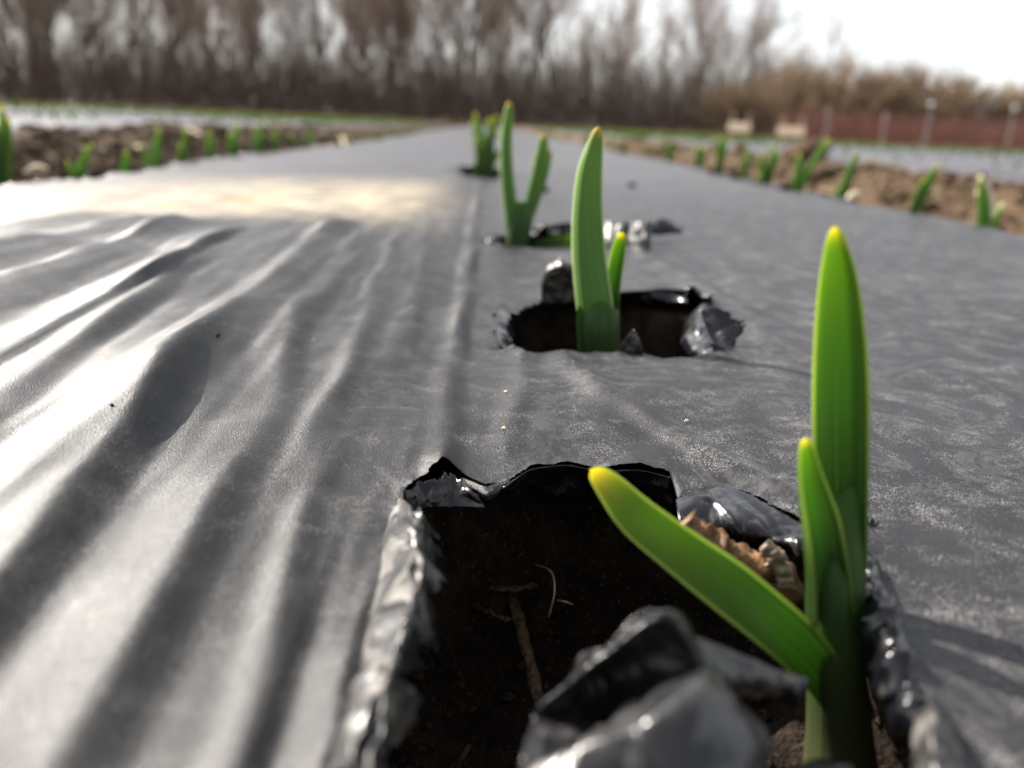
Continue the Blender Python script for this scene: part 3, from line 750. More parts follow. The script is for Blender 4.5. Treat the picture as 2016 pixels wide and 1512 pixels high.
# ------------------------------------------------------------------ garlic sprouts
def leaf_mesh(edges, facing, fold, thick=0.07, nt_=46, ns=15, tip_round=0.10, v0=0.0, bends=None, curv=18.0):
    """edges: list of (left, right) point pairs (cm) from base to tip; fold: list of half angles (deg) of the channelled section"""
    Lp = np.array([e[0] for e in edges], float); Rp = np.array([e[1] for e in edges], float)
    Cc = catmull((Lp + Rp) / 2, nt_); Wd = catmull(np.linalg.norm(Rp - Lp, axis=1)[:, None], nt_)[:, 0]
    Sd = catmull((Rp - Lp) / (np.linalg.norm(Rp - Lp, axis=1, keepdims=True) + 1e-9), nt_)
    fo = np.radians(np.interp(np.linspace(0, 1, nt_), np.linspace(0, 1, len(fold)), fold))
    t = np.linspace(0, 1, nt_)
    tt = np.clip((t - (1 - tip_round)) / tip_round, 0, 1)
    Wd = Wd * np.sqrt(np.clip(1 - tt ** 2, 0.0004, 1))
    T = np.gradient(Cc, axis=0); T /= np.linalg.norm(T, axis=1, keepdims=True)
    Fc = np.array(facing, float)
    verts, uvs = [], []
    us = np.linspace(-1, 1, ns)
    for i in range(nt_):
        B = Sd[i] - T[i] * np.dot(Sd[i], T[i]); B /= np.linalg.norm(B) + 1e-9
        Nn = np.cross(T[i], B)
        if np.dot(Nn, Fc) < 0: Nn = -Nn
        # rotate the section so that it opens to the asked side
        Fp = Fc - T[i] * np.dot(Fc, T[i]); Fp /= np.linalg.norm(Fp) + 1e-9
        Bp = np.cross(Fp, T[i])
        if np.dot(Bp, B) < 0: Bp = -Bp
        al = max(fo[i], 0.05)
        r = Wd[i] / 2 / (math.sin(al) if al < math.pi / 2 else 1.0)
        ph = us * al
        th_ = thick * min(1.0, Wd[i] / 0.25)
        inner = np.stack([np.sin(ph) * r, r * (1 - np.cos(ph))], 1)
        nrm2 = np.stack([np.sin(ph), -np.cos(ph)], 1)
        tk = (th_ * (1 - 0.75 * us ** 4))[:, None]
        outer = inner + nrm2 * tk
        mid = r * (1 - math.cos(al)) * 0.5
        if bends:      # flat blade with sharp keels: (u0, angle, side)
            uf = np.linspace(-1, 1, 161)
            def tau(q):
                o_ = -math.radians(curv) * q
                for u0, an, sd in bends:
                    o_ = o_ + math.radians(an) * (0.5 + sd * 0.5 * np.tanh((q - u0) / 0.07))
                return o_
            tf = tau(uf)
            cx_ = np.concatenate([[0], np.cumsum((np.cos(tf[1:]) + np.cos(tf[:-1])) * 0.5 * (uf[1] - uf[0]))])
            cy_ = np.concatenate([[0], np.cumsum((np.sin(tf[1:]) + np.sin(tf[:-1])) * 0.5 * (uf[1] - uf[0]))])
            sc_ = 0.87 * Wd[i] / (cx_.max() - cx_.min()); cx_ = (cx_ - (cx_.max() + cx_.min()) / 2) * sc_; cy_ = (cy_ - cy_[80]) * sc_
            inner = np.stack([np.interp(us, uf, cx_), np.interp(us, uf, cy_)], 1)
            tu = tau(us)
            outer = inner + np.stack([np.sin(tu), -np.cos(tu)], 1) * tk
            mid = 0.0
        for sec, flip in ((inner, 1), (outer, -1)):
            sec_ = sec[::flip]
            for (a, b), uu in zip(sec_, us[::flip]):
                verts.append(Cc[i] + Bp * a + Fp * (b - mid))
                uvs.append(((uu + 1) / 2, v0 + (1 - v0) * t[i]))
    m2 = ns * 2
    faces = []
    for i in range(nt_ - 1):
        for j in range(m2):
            k = (j + 1) % m2
            faces.append((i * m2 + j, i * m2 + k, (i + 1) * m2 + k, (i + 1) * m2 + j))
    faces.append(tuple(range(m2 - 1, -1, -1)))
    faces.append(tuple((nt_ - 1) * m2 + j for j in range(m2)))
    me = make_mesh('leaf', np.array(verts) / 100.0, faces)
    uvl = me.uv_layers.new(name='UVMap')
    li = np.empty(len(me.loops), np.int32); me.loops.foreach_get('vertex_index', li)
    uvl.data.foreach_set('uv', np.array(uvs)[li].ravel())
    return me

def sprout(base_cm, label, group='garlic sprouts in the middle row'):
    b = np.array(base_cm) / 100.0
    e = empty('garlic_sprout', tuple(b))
    tag(e, label, 'garlic sprout', group)
    return e

def leaf_part(root, name, edges, facing, fold, mat, **kw):
    o = np.array(root.location) * 100
    ed = [(np.array(a) - o, np.array(b) - o) for a, b in edges]
    return obj(name, leaf_mesh(ed, facing, fold, **kw), mat, root)

# sprout nearest the lens
p1 = sprout((4.75, 8.6, -3.0), 'nearest garlic sprout, tall upright leaf with one leaf leaning left over the torn hole')
leaf_part(p1, 'stem', [((4.44, 8.60, -2.55), (5.37, 8.60, -2.54)), ((4.47, 8.80, -1.77), (5.21, 8.80, -1.76)), ((4.37, 8.90, -0.78), (4.99, 8.90, -0.76)), ((4.29, 9.05, 0.01), (4.91, 9.05, 0.02)), ((4.28, 9.20, 0.63), (4.91, 9.20, 0.65)), ((4.50, 9.35, 1.23), (4.92, 9.35, 1.24)), ((4.75, 9.40, 1.49), (4.89, 9.40, 1.49))],
          (0.45, 0.9, 0.0), [168, 166, 160, 140, 110, 80, 60], M['sheath'], thick=0.05, tip_round=0.04)
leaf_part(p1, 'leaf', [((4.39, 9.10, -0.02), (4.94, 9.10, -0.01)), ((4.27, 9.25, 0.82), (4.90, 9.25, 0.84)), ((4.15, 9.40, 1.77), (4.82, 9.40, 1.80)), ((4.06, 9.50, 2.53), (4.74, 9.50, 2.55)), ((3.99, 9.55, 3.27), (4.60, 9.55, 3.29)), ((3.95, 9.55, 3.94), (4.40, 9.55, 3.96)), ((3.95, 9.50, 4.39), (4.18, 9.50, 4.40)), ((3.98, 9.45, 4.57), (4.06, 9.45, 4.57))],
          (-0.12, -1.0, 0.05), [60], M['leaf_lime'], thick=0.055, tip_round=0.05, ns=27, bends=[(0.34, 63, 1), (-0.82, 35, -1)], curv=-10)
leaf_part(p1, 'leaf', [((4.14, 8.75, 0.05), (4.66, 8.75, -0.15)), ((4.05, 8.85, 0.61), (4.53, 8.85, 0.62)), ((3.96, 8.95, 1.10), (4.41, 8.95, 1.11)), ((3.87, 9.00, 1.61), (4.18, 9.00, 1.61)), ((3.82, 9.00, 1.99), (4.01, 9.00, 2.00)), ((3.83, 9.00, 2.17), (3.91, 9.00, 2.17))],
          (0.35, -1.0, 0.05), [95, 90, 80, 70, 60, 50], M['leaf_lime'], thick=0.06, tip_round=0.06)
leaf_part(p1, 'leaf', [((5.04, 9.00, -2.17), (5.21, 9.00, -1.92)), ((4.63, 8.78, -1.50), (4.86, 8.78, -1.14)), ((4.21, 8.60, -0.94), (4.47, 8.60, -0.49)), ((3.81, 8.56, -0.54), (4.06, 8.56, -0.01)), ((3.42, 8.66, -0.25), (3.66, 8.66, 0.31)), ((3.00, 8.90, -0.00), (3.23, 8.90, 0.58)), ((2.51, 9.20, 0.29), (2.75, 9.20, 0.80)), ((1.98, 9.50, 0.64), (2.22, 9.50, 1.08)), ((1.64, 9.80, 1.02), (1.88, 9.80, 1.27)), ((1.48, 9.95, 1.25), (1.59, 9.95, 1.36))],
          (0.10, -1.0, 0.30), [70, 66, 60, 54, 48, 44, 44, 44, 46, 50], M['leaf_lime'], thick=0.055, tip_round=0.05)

# second sprout
p2 = sprout((3.5, 23.2, -3.0), 'second garlic sprout, single broad curved leaf with a short leaf on its right')
leaf_part(p2, 'stem', [((3.22, 23.20, -2.31), (4.24, 23.20, -2.27)), ((3.07, 23.20, -0.61), (4.10, 23.20, -0.57)), ((2.96, 23.20, 0.14), (4.04, 23.20, 0.18)), ((3.05, 23.30, 0.71), (3.97, 23.30, 0.75)), ((3.61, 23.40, 1.08), (3.93, 23.40, 1.09))],
          (0.3, 1, 0.0), [165, 160, 150, 120, 80], M['sheath'], thick=0.06, tip_round=0.05)
leaf_part(p2, 'leaf', [((3.18, 23.00, -1.62), (4.12, 23.00, -1.58)), ((3.04, 22.95, -0.54), (4.04, 22.95, -0.51)), ((2.78, 22.95, 0.63), (3.93, 22.95, 0.67)), ((2.57, 23.10, 2.03), (3.64, 23.10, 2.07)), ((2.51, 23.25, 3.26), (3.46, 23.25, 3.30)), ((2.59, 23.40, 4.34), (3.37, 23.40, 4.37)), ((2.82, 23.45, 5.08), (3.31, 23.45, 5.10)), ((3.02, 23.40, 5.55), (3.21, 23.40, 5.59))],
          (0.05, -1.0, 0.0), [60], M['leaf'], thick=0.06, tip_round=0.05, ns=27, bends=[(-0.36, 54, -1)], curv=12)
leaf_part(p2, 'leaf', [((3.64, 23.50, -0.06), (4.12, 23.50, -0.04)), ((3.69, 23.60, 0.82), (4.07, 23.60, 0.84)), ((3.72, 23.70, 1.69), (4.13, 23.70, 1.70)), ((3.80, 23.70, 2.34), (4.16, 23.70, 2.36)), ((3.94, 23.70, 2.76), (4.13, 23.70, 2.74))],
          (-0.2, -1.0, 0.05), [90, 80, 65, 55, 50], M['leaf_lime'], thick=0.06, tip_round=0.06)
leaf_part(p2, 'leaf', [((2.99, 22.90, -1.29), (3.29, 22.90, -1.28)), ((2.93, 22.90, -0.53), (3.20, 22.90, -0.52)), ((2.85, 23.00, 0.18), (3.08, 23.00, 0.19)), ((2.81, 23.05, 0.75), (2.93, 23.05, 0.76))],
          (0.2, -1.0, 0.05), [60, 55, 50, 45], M['sheath'], thick=0.04, tip_round=0.1)

# third sprout
p3 = sprout((2.0, 42.0, -3.0), 'third garlic sprout, tall thin leaf and a forked pair of shorter leaves')
leaf_part(p3, 'stem', [((1.59, 42.00, -2.23), (2.57, 42.00, -2.19)), ((1.45, 42.00, -0.18), (2.46, 42.00, -0.14)), ((1.49, 42.00, 1.08), (2.45, 42.00, 1.12)), ((1.70, 42.00, 1.95), (2.21, 42.00, 1.97))],
          (0.2, 1, 0.0), [165, 155, 130, 90], M['sheath'], thick=0.08, tip_round=0.06)
leaf_part(p3, 'leaf', [((1.41, 41.80, -0.66), (2.22, 41.80, -0.63)), ((1.18, 41.80, 1.09), (1.99, 41.80, 1.12)), ((0.91, 41.90, 3.02), (1.65, 41.90, 3.05)), ((0.84, 42.00, 4.68), (1.48, 42.00, 4.71)), ((0.94, 42.00, 5.86), (1.47, 42.00, 5.88)), ((1.10, 42.00, 6.56), (1.35, 42.00, 6.57))],
          (0.05, -1.0, 0.0), [60], M['leaf'], thick=0.07, tip_round=0.05, ns=27, bends=[(-0.30, 54, -1)], curv=12)
leaf_part(p3, 'leaf', [((1.90, 42.20, 0.06), (2.51, 42.20, 0.09)), ((2.18, 42.30, 1.82), (2.78, 42.30, 1.85)), ((2.46, 42.40, 3.30), (3.11, 42.40, 3.33)), ((2.65, 42.40, 4.40), (3.25, 42.40, 4.42)), ((2.81, 42.40, 5.14), (3.11, 42.40, 5.11))],
          (0.2, 1.0, 0.0), [90, 75, 65, 60, 50], M['leaf'], thick=0.055, tip_round=0.06)
leaf_part(p3, 'leaf', [((2.14, 42.60, 0.79), (2.60, 42.60, 0.81)), ((2.64, 42.80, 2.30), (3.10, 42.80, 2.32)), ((2.94, 42.90, 3.42), (3.40, 42.90, 3.44)), ((3.19, 43.00, 4.43), (3.50, 43.00, 4.39))],
          (-0.4, -1.0, 0.05), [80, 70, 60, 50], M['leaf'], thick=0.07, tip_round=0.08)
p3b = sprout((2.67, 41.20, -0.17), 'low garlic leaf lying in the third hole behind the second sprout')
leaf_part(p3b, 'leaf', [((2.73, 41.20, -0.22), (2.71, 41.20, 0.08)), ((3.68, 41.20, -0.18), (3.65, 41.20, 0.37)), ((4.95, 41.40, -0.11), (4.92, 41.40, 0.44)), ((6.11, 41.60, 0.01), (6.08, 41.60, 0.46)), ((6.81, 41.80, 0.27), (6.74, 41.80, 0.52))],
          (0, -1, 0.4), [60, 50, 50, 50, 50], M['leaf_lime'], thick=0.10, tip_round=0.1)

def free_sprout(name_label, loc, spec, mat, group=None, seed=0, yaw=0.0, wide=0.2):
    """spec: list of (height cm, lean x, lean y, width cm)"""
    root = empty('garlic_sprout', loc)
    tag(root, name_label, 'garlic sprout', group)
    root.rotation_euler = (0, 0, yaw)
    for k, (h, lx, ly, w) in enumerate(spec):
        r = random.Random(seed * 31 + k)
        ox, oy = r.uniform(-wide, wide), r.uniform(-.2, .2)
        ed = []
        for t, ww in ((-0.25, .75), (0.1, .95), (0.4, 1.0), (0.7, .85), (0.9, .5), (1.0, .22)):
            cx = ox + lx * max(t, 0) ** 1.5; cy = oy + ly * max(t, 0) ** 1.5; cz = h * t * (1 - 0.06 * t * abs(lx) / max(h, 1))
            ed.append(((cx - w * ww / 2, cy, cz), (cx + w * ww / 2, cy, cz)))
        obj('leaf', leaf_mesh(ed, (r.uniform(-.6, .6), -1, 0.1), [110, 80, 65, 60, 55, 50], thick=0.10, nt_=18, ns=7, tip_round=0.08), mat, root)
    return root

# fourth clump in the middle row
free_sprout('fourth garlic sprout, bushy clump of short blurred leaves in the middle row', (0.002, 0.958, -0.008),
            [(7.6, -2.2, 0, .8), (7.0, -.4, .3, .9), (7.4, 1.2, -.2, .8), (5.8, 2.6, .3, .7), (5.0, -2.0, -.5, .8), (6.2, 0.6, .5, .9), (4.2, 2.2, -.5, .8), (4.0, -.2, -.6, .9), (6.6, -1.2, .4, .8)], M['leaf_far'],
            group='garlic sprouts in the middle row', seed=4, wide=1.1)
# more of the middle row, hidden one behind the other further on
for n, yy in enumerate((1.12, 1.28, 1.45)):
    pass

# edge rows of the near bed
GL = 'garlic sprouts along the left shoulder of the near bed'
GR = 'garlic sprouts along the right shoulder of the near bed'
def fz(x, y): return float(film_z(np.array([x]), np.array([y]))[0])
left_spec = [
    ('large garlic sprout cut off by the left edge of the picture', (-.408, .745), [(10.4, -.9, .1, 1.7), (8.0, 1.2, .2, 1.5), (9.0, .4, .4, 1.6)]),
    ('small garlic sprout leaning right, leftmost whole one on the left shoulder', (-.365, .795), [(3.4, 1.6, .1, .9), (1.6, -.8, 0, .7)]),
    ('low pale garlic sprout between the leaning one and the taller pair, left shoulder', (-.363, .885), [(2.4, .5, 0, 1.0)]),
    ('garlic sprout with a tall leaf beside a short one, left shoulder', (-.358, .955), [(5.2, .8, 0, 1.0), (3.2, -1.3, .1, .8)]),
    ('slim upright garlic sprout in front of brown furrow, left shoulder', (-.360, 1.05), [(4.8, .6, 0, 1.0), (2.5, -.3, .2, .8)]),
    ('short dark garlic sprout, fifth along the left shoulder', (-.362, 1.165), [(4.4, .1, 0, 1.1), (2.8, .6, 0, .8)]),
    ('forked garlic sprout, sixth along the left shoulder', (-.366, 1.285), [(5.6, 1.3, 0, 1.1), (3.8, -.2, 0, .9)]),
    ('leafy garlic sprout, seventh along the left shoulder', (-.364, 1.425), [(5.8, .9, 0, 1.2), (4.6, -.6, .2, 1.0)]),
]
right_spec = [
    ('garlic sprout with a bleached white tip at the right edge of the picture', (.398, .652), [(5.2, -1.3, 0, 1.1), (2.8, .8, 0, .9)]),
    ('solitary dark green garlic sprout leaning right beside a pale husk, right shoulder', (.385, .745), [(5.3, 1.5, 0, 1.2), (3.8, .7, .3, .9)]),
    ('garlic sprout with one long leaning leaf, second along the right shoulder', (.384, .895), [(6.4, 1.1, 0, 1.1), (3.4, .6, .2, 1.0), (2.2, -.9, 0, .8)]),
    ('tall garlic sprout leaning right over a dark hole, right shoulder', (.372, 1.0), [(7.2, 3.0, 0, 1.2), (5.0, -.1, 0, 1.3)]),
    ('bushy garlic sprout beside a dark hole, fourth along the right shoulder', (.378, 1.13), [(6.2, .6, 0, 1.3), (4.8, -.9, .2, 1.2), (5.0, 1.6, .1, 1.1)]),
    ('short garlic sprout, fifth along the right shoulder', (.374, 1.22), [(5.0, .3, 0, 1.2), (3.0, .8, 0, 1.0)]),
    ('garlic sprout below the left wooden sign, right shoulder', (.376, 1.35), [(6.0, .9, 0, 1.2), (6.3, -.4, .1, 1.1), (3.2, .2, 0, 1.0)]),
    ('leafy garlic sprout, seventh along the right shoulder', (.378, 1.5), [(5.0, -.5, 0, 1.2), (4.6, .9, 0, 1.1)]),
]
tip_white = leaf_material('garlic_leaf_bleached', (0.075, 0.155, 0.040), (0.12, 0.22, 0.05), (0.26, 0.33, 0.12), (0.85, 0.80, 0.68), (0.5, 0.5, 0.3), 0.35, 0.72)
for grp, spec in ((GL, left_spec), (GR, right_spec)):
    for n, (lab, (x, y), lv) in enumerate(spec):
        free_sprout(lab, (x, y, fz(x, y) - 0.012), [(h * .88 + 1.2, lx, ly, w * .9) for h, lx, ly, w in lv], tip_white if 'bleached' in lab else M['leaf_far'], group=grp, seed=n + (50 if grp == GR else 0))

# far repeats: single-mesh sprouts copied along the rows
def sprout_mesh(seed):
    r = random.Random(seed)
    V, F, UV = [], [], []
    tot = 0
    for k in range(r.choice((2, 3, 3))):
        h = r.uniform(4.0, 7.5); lx = r.uniform(-1.6, 1.6); ly = r.uniform(-1, 1); w = r.uniform(.9, 1.3)
        ed = []
        for t, ww in ((-0.2, .8), (0.4, 1.0), (0.8, .7), (1.0, .2)):
            cx = lx * max(t, 0) ** 1.5; cy = ly * max(t, 0) ** 1.5
            ed.append(((cx - w * ww / 2, cy, h * t), (cx + w * ww / 2, cy, h * t)))
        lm = leaf_mesh(ed, (r.uniform(-.6, .6), -1, .1), [90, 65, 55, 50], thick=.1, nt_=9, ns=4)
        co = [tuple(v.co) for v in lm.vertices]
        V += co; F += [tuple(i + tot for i in p.vertices) for p in lm.polygons]
        UV += [tuple(d.uv) for d in lm.uv_layers[0].data]
        tot += len(co)
        bpy.data.meshes.remove(lm)
    me = make_mesh('garlic_sprout', V, F)
    ul = me.uv_layers.new(name='UVMap'); ul.data.foreach_set('uv', np.array(UV).ravel())
    me.materials.append(M['leaf_far'])
    return me
SM = [sprout_mesh(s) for s in range(6)]
rr = random.Random(9)
def far_sprout(x, y, z, label, group):
    o = obj('garlic_sprout', rr.choice(SM), None, None, (x, y, z))
    o.rotation_euler = (0, 0, rr.uniform(-.8, .8)); s = rr.uniform(.5, .95); o.scale = (s, s, s)
    tag(o, label, 'garlic sprout', group)
for sx, grp, lab in ((-1, GL, 'distant blurred garlic sprout far along the left shoulder of the near bed'), (1, GR, 'distant blurred garlic sprout far along the right shoulder of the near bed')):
    y = 1.58
    while y < 5.6:
        x = sx * (0.37 + rr.uniform(-.016, .016))
        if rr.random() > .25: far_sprout(x, y, fz(x, y) - .008, lab, grp)
        y += 0.15 * rr.uniform(.9, 1.1)

# ------------------------------------------------------------------ neighbouring beds with their film and sprouts
def bed_film(k, y0, y1, label):
    x0 = k * PITCH
    us = np.concatenate([np.linspace(-0.50, -0.34, 8), np.linspace(-0.34, 0.34, 26)[1:-1], np.linspace(0.34, 0.50, 8)])
    yy = np.unique(np.concatenate([np.linspace(y0, 4, 60), np.geomspace(4, y1, 110)]))
    U, Yg = np.meshgrid(us, yy, indexing='ij')
    wob = 0.02 * noise2(Yg * 3, k * 7.7 + np.sign(U), 81)
    a = np.abs(U + wob)
    z = 0.002 - 0.11 * sstep(0.36, 0.52, a) ** 1.3 + 0.004 * fbm(U * 9, Yg * 4, 83 + k, 3) + 0.006 * noise2(Yg * .5, k * 3.3, 85) + 0.0015 * fbm(U * 60, Yg * 5, 87 + k, 2)
    V = np.stack([U + x0, Yg, z], -1).reshape(-1, 3)
    o = obj('plastic_mulch', quads_mesh('plastic_mulch', V, grid_faces(len(us), len(yy))), M['film_far'])
    tag(o, label, 'plastic film', 'black plastic mulch films')
bed_names = {-1: 'first', -2: 'second', -3: 'third', -4: 'fourth', 1: 'first', 2: 'second', 3: 'third', 4: 'fourth', -5: 'fifth', 5: 'fifth'}
for k in (-5, -4, -3, -2, -1, 1, 2, 3, 4, 5):
    bed_film(k, -1.0 if abs(k) < 3 else 1.0, 29.5, 'black plastic mulch film on the %s neighbouring bed to the %s' % (bed_names[k], 'left' if k < 0 else 'right'))
GN = 'garlic sprouts on the neighbouring beds'
count = 0
extra = []
for k in (-1, 1, -2, 2, -3, 3):
    for u in (-0.36, 0.0, 0.36):
        y = 1.3 + rr.uniform(0, .15)
        while y < 20:
            x = k * PITCH + u + rr.uniform(-.015, .015)
            if -0.75 < x / y < 0.80 and (y > 4.5 or rr.random() > .3):
                d = math.hypot(x, y)
                if d < 6.0 - 0.9 * (abs(k) - 1) and count < 215:
                    far_sprout(x, y, -0.012 if abs(u) < .1 else -.025, 'small blurred garlic sprout on a neighbouring bed to the ' + ('left' if k < 0 else 'right'), GN + (' to the left' if k < 0 else ' to the right'))
                    count += 1
                else:
                    extra.append((x, y, -0.015 if abs(u) < .1 else -.025))
            y += 0.15 * rr.uniform(.9, 1.1)
# what lies too far to count: one mass
V, F, UV = [], [], []
for x, y, z in extra:
    me = SM[rr.randrange(6)]
    n0 = len(V); c, s = math.cos(rr.uniform(-1, 1)), rr.uniform(.9, 1.35)
    for v in me.vertices: V.append((x + v.co.x * s, y + v.co.y * s, z + v.co.z * s))
    for p in me.polygons: F.append(tuple(i + n0 for i in p.vertices))
    UV += [tuple(d.uv) for d in me.uv_layers[0].data]
me = make_mesh('far_garlic', V, F); ul = me.uv_layers.new(name='UVMap'); ul.data.foreach_set('uv', np.array(UV).ravel())
tag(obj('far_garlic', me, M['leaf_far']), 'far off rows of garlic sprouts merging into a green haze', 'garlic', kind='stuff')

# ------------------------------------------------------------------ litter in and around the near holes
def ribbon(name, pts, width, mat, label, cat, group=None, thick=0.04, up=(0, 0, 1), n=20, curl=0.3, seed=0, rag=0.0):
    C = catmull(np.array(pts, float), n)
    T = np.gradient(C, axis=0); T /= np.linalg.norm(T, axis=1, keepdims=True)
    V = []; F = []
    m = 5
    for i in range(n):
        B = np.cross(T[i], up); B /= np.linalg.norm(B) + 1e-9; U = np.cross(B, T[i])
        w = width * (1 + 0.25 * float(noise2(i * 0.6, seed, 3))) * (0.35 + 0.65 * min(1, min(i + 1, n - i) / 2.0))
        for sgn in (1, -1):
            for q in range(m):
                a = (q / (m - 1) - .5) * sgn
                jx = rag * float(fbm(i * 0.55, a * 3.0 + seed, seed + 5, 3, .6)); jw = 1 + 2.2 * rag * float(noise2(i * 0.9, a * 2 + 9, seed + 8))
                V.append(C[i] + B * a * w * jw + U * (sgn * thick / 2 - curl * w * (a * 2) ** 2 * .5 + jx))
    m2 = 2 * m
    for i in range(n - 1):
        for j in range(m2):
            k = (j + 1) % m2
            F.append((i * m2 + j, i * m2 + k, (i + 1) * m2 + k, (i + 1) * m2 + j))
    F.append(tuple(range(m2 - 1, -1, -1))); F.append(tuple((n - 1) * m2 + j for j in range(m2)))
    o0 = C.mean(0)
    o = obj(name, make_mesh(name, (np.array(V) - o0) / 100.0, F), mat, None, tuple(o0 / 100.0))
    return tag(o, label, cat, group)
GS = 'straw scraps on the soil in the nearest hole'
ribbon('straw_piece', [(0.65, 15.44, -2.90), (0.83, 13.46, -2.70), (1.02, 11.62, -2.70), (1.19, 10.18, -2.80)], .19, M['straw_moist'], 'long damp straw lying along the soil inside the nearest torn hole', 'straw', GS, .04, n=40, seed=1, rag=.06)
ribbon('straw_piece', [(-0.20, 14.14, -2.90), (0.54, 13.29, -2.50), (1.29, 13.63, -2.60)], .12, M['straw_moist'], 'short straw lying crosswise over the long one in the nearest hole', 'straw', GS, .03, n=30, seed=2, rag=.05)
ribbon('straw_piece', [(0.10, 13.25, -2.80), (0.41, 12.70, -2.60), (0.77, 12.76, -2.80)], .12, M['straw_moist'], 'small reddish straw chip below the crossed straws', 'straw', GS, .03, n=24, seed=3, rag=.05)
ribbon('root_hair', [(1.23, 14.06, -2.40), (1.48, 13.26, -2.10), (1.49, 12.58, -2.10), (1.40, 12.43, -2.50)], .035, M['straw'], 'thin pale root thread curving over the soil in the nearest hole', 'root', None, .03, seed=4)
ribbon('root_hair', [(1.58, 12.80, -2.40), (1.68, 12.61, -2.30), (1.84, 12.68, -2.40)], .04, M['straw'], 'short pale thread beside the curved root in the nearest hole', 'root', None, .03, seed=5)
_r = random.Random(71)
for k in range(9):
    x0, y0 = _r.uniform(-.2, 2.6), _r.uniform(7.0, 12.2); an = _r.uniform(0, 3.14); ln = _r.uniform(.25, .7)
    zz = [float(bed_soil_z(np.array([(x0 + q * ln * math.cos(an)) / 100]), np.array([(y0 + q * ln * math.sin(an)) / 100]))[0]) * 100 + .06 for q in (-1, 0, 1)]
    ribbon('straw_piece', [(x0 + q * ln * math.cos(an), y0 + q * ln * math.sin(an), zz[q + 1]) for q in (-1, 0, 1)], _r.uniform(.03, .10), M['straw_moist'],
           'tiny damp straw fibre on the dark soil inside the nearest torn hole', 'straw', GS, .02, n=14, seed=20 + k, rag=.04)
# withered leaf tucked behind the leaning garlic leaf
ribbon('withered_leaf', [(3.20, 10.90, 0.27), (3.42, 10.70, 0.11), (3.78, 10.50, -0.02), (4.13, 10.30, -0.11), (4.48, 10.20, -0.30), (4.72, 10.10, -0.67)], .42, M['dead_leaf'], 'curled brown withered leaf between the leaning garlic leaf and glossy film', 'dead leaf', None, .02, up=(0.5, -.6, .6), n=34, curl=.9, seed=6, rag=.10)
ribbon('withered_leaf', [(4.06, 10.20, 0.16), (4.22, 10.10, 0.03), (4.38, 10.10, -0.20), (4.43, 10.00, -0.42)], .24, M['dead_husk'], 'pale dry husk scrap beside the nearest garlic stem', 'dead leaf', None, .05, up=(0.2, -.9, .4), n=30, curl=.8, seed=7, rag=.12)
# pale husk at the right shoulder and chips on the shoulders
ribbon('pale_husk', [(41.6, 67.5, 0.0), (41.3, 67.8, 1.3), (40.6, 68.0, 2.4)], 1.1, M['pale_husk'], 'pale upright husk beside the solitary garlic on the right shoulder', 'husk', None, .2, up=(0, -1, 0), n=12, curl=.4, seed=8)
ribbon('pale_husk', [(36.6, 83.5, -.1), (37.0, 83.8, .5), (37.8, 84, .6)], .6, M['pale_husk'], 'small pale chip at the film edge left of the solitary garlic', 'husk', None, .3, up=(0, -.6, 1), n=10, curl=.3, seed=9)
ribbon('pale_husk', [(-39.8, 76.5, -.4), (-38.7, 76.4, .2), (-37.6, 76.2, 0)], .3, M['pale_husk'], 'pale chip at the foot of the large left garlic sprout', 'husk', None, .3, up=(0, -.6, 1), n=10, curl=.3, seed=10)
# crumbs on the film
CR = [((-5.92, 13.18, 0.00), .035, 'bed_soil', 'tiny dark soil crumb on the wrinkled film at left'), ((-5.83, 18.57, 0.00), .06, 'bed_soil', 'dark soil crumb on a film wrinkle in the left half'),
      ((0.58, 14.54, 0.00), .045, 'pale_husk', 'pale flake on the film beyond the nearest hole, lower of two'), ((0.67, 16.65, 0.00), .05, 'pale_husk', 'pale flake on the film beyond the nearest hole, upper of two'),
      ((4.13, 15.13, 0.00), .045, 'pale_husk', 'pale flake on the film right of the slack crease'), ((15.34, 87.30, 0.00), .5, 'bed_soil', 'dark soil lump on the film right of the third sprout'),
      ((5.43, 75.10, 0.00), .5, 'bed_soil', 'dark soil lump on the film behind the forked leaves')]
def blob(r, seed, sub=2, squash=.6):
    import bmesh
    bm = bmesh.new(); bmesh.ops.create_icosphere(bm, subdivisions=sub, radius=1)
    for v in bm.verts:
        n = float(fbm(v.co.x * 1.3 + seed, v.co.y * 1.3 + v.co.z, seed, 3))
        v.co *= r * (1 + .35 * n); v.co.z *= squash
    me = bpy.data.meshes.new('crumb'); bm.to_mesh(me); bm.free()
    return me
for n, (pt, r, mt, lab) in enumerate(CR):
    x, y = pt[0] / 100, pt[1] / 100
    o = obj('soil_crumb' if mt == 'bed_soil' else 'plant_flake', blob(r / 100, n + 3), M[mt], None, (x, y, fz(x, y) + r / 100 * .35))
    tag(o, lab, 'crumb')

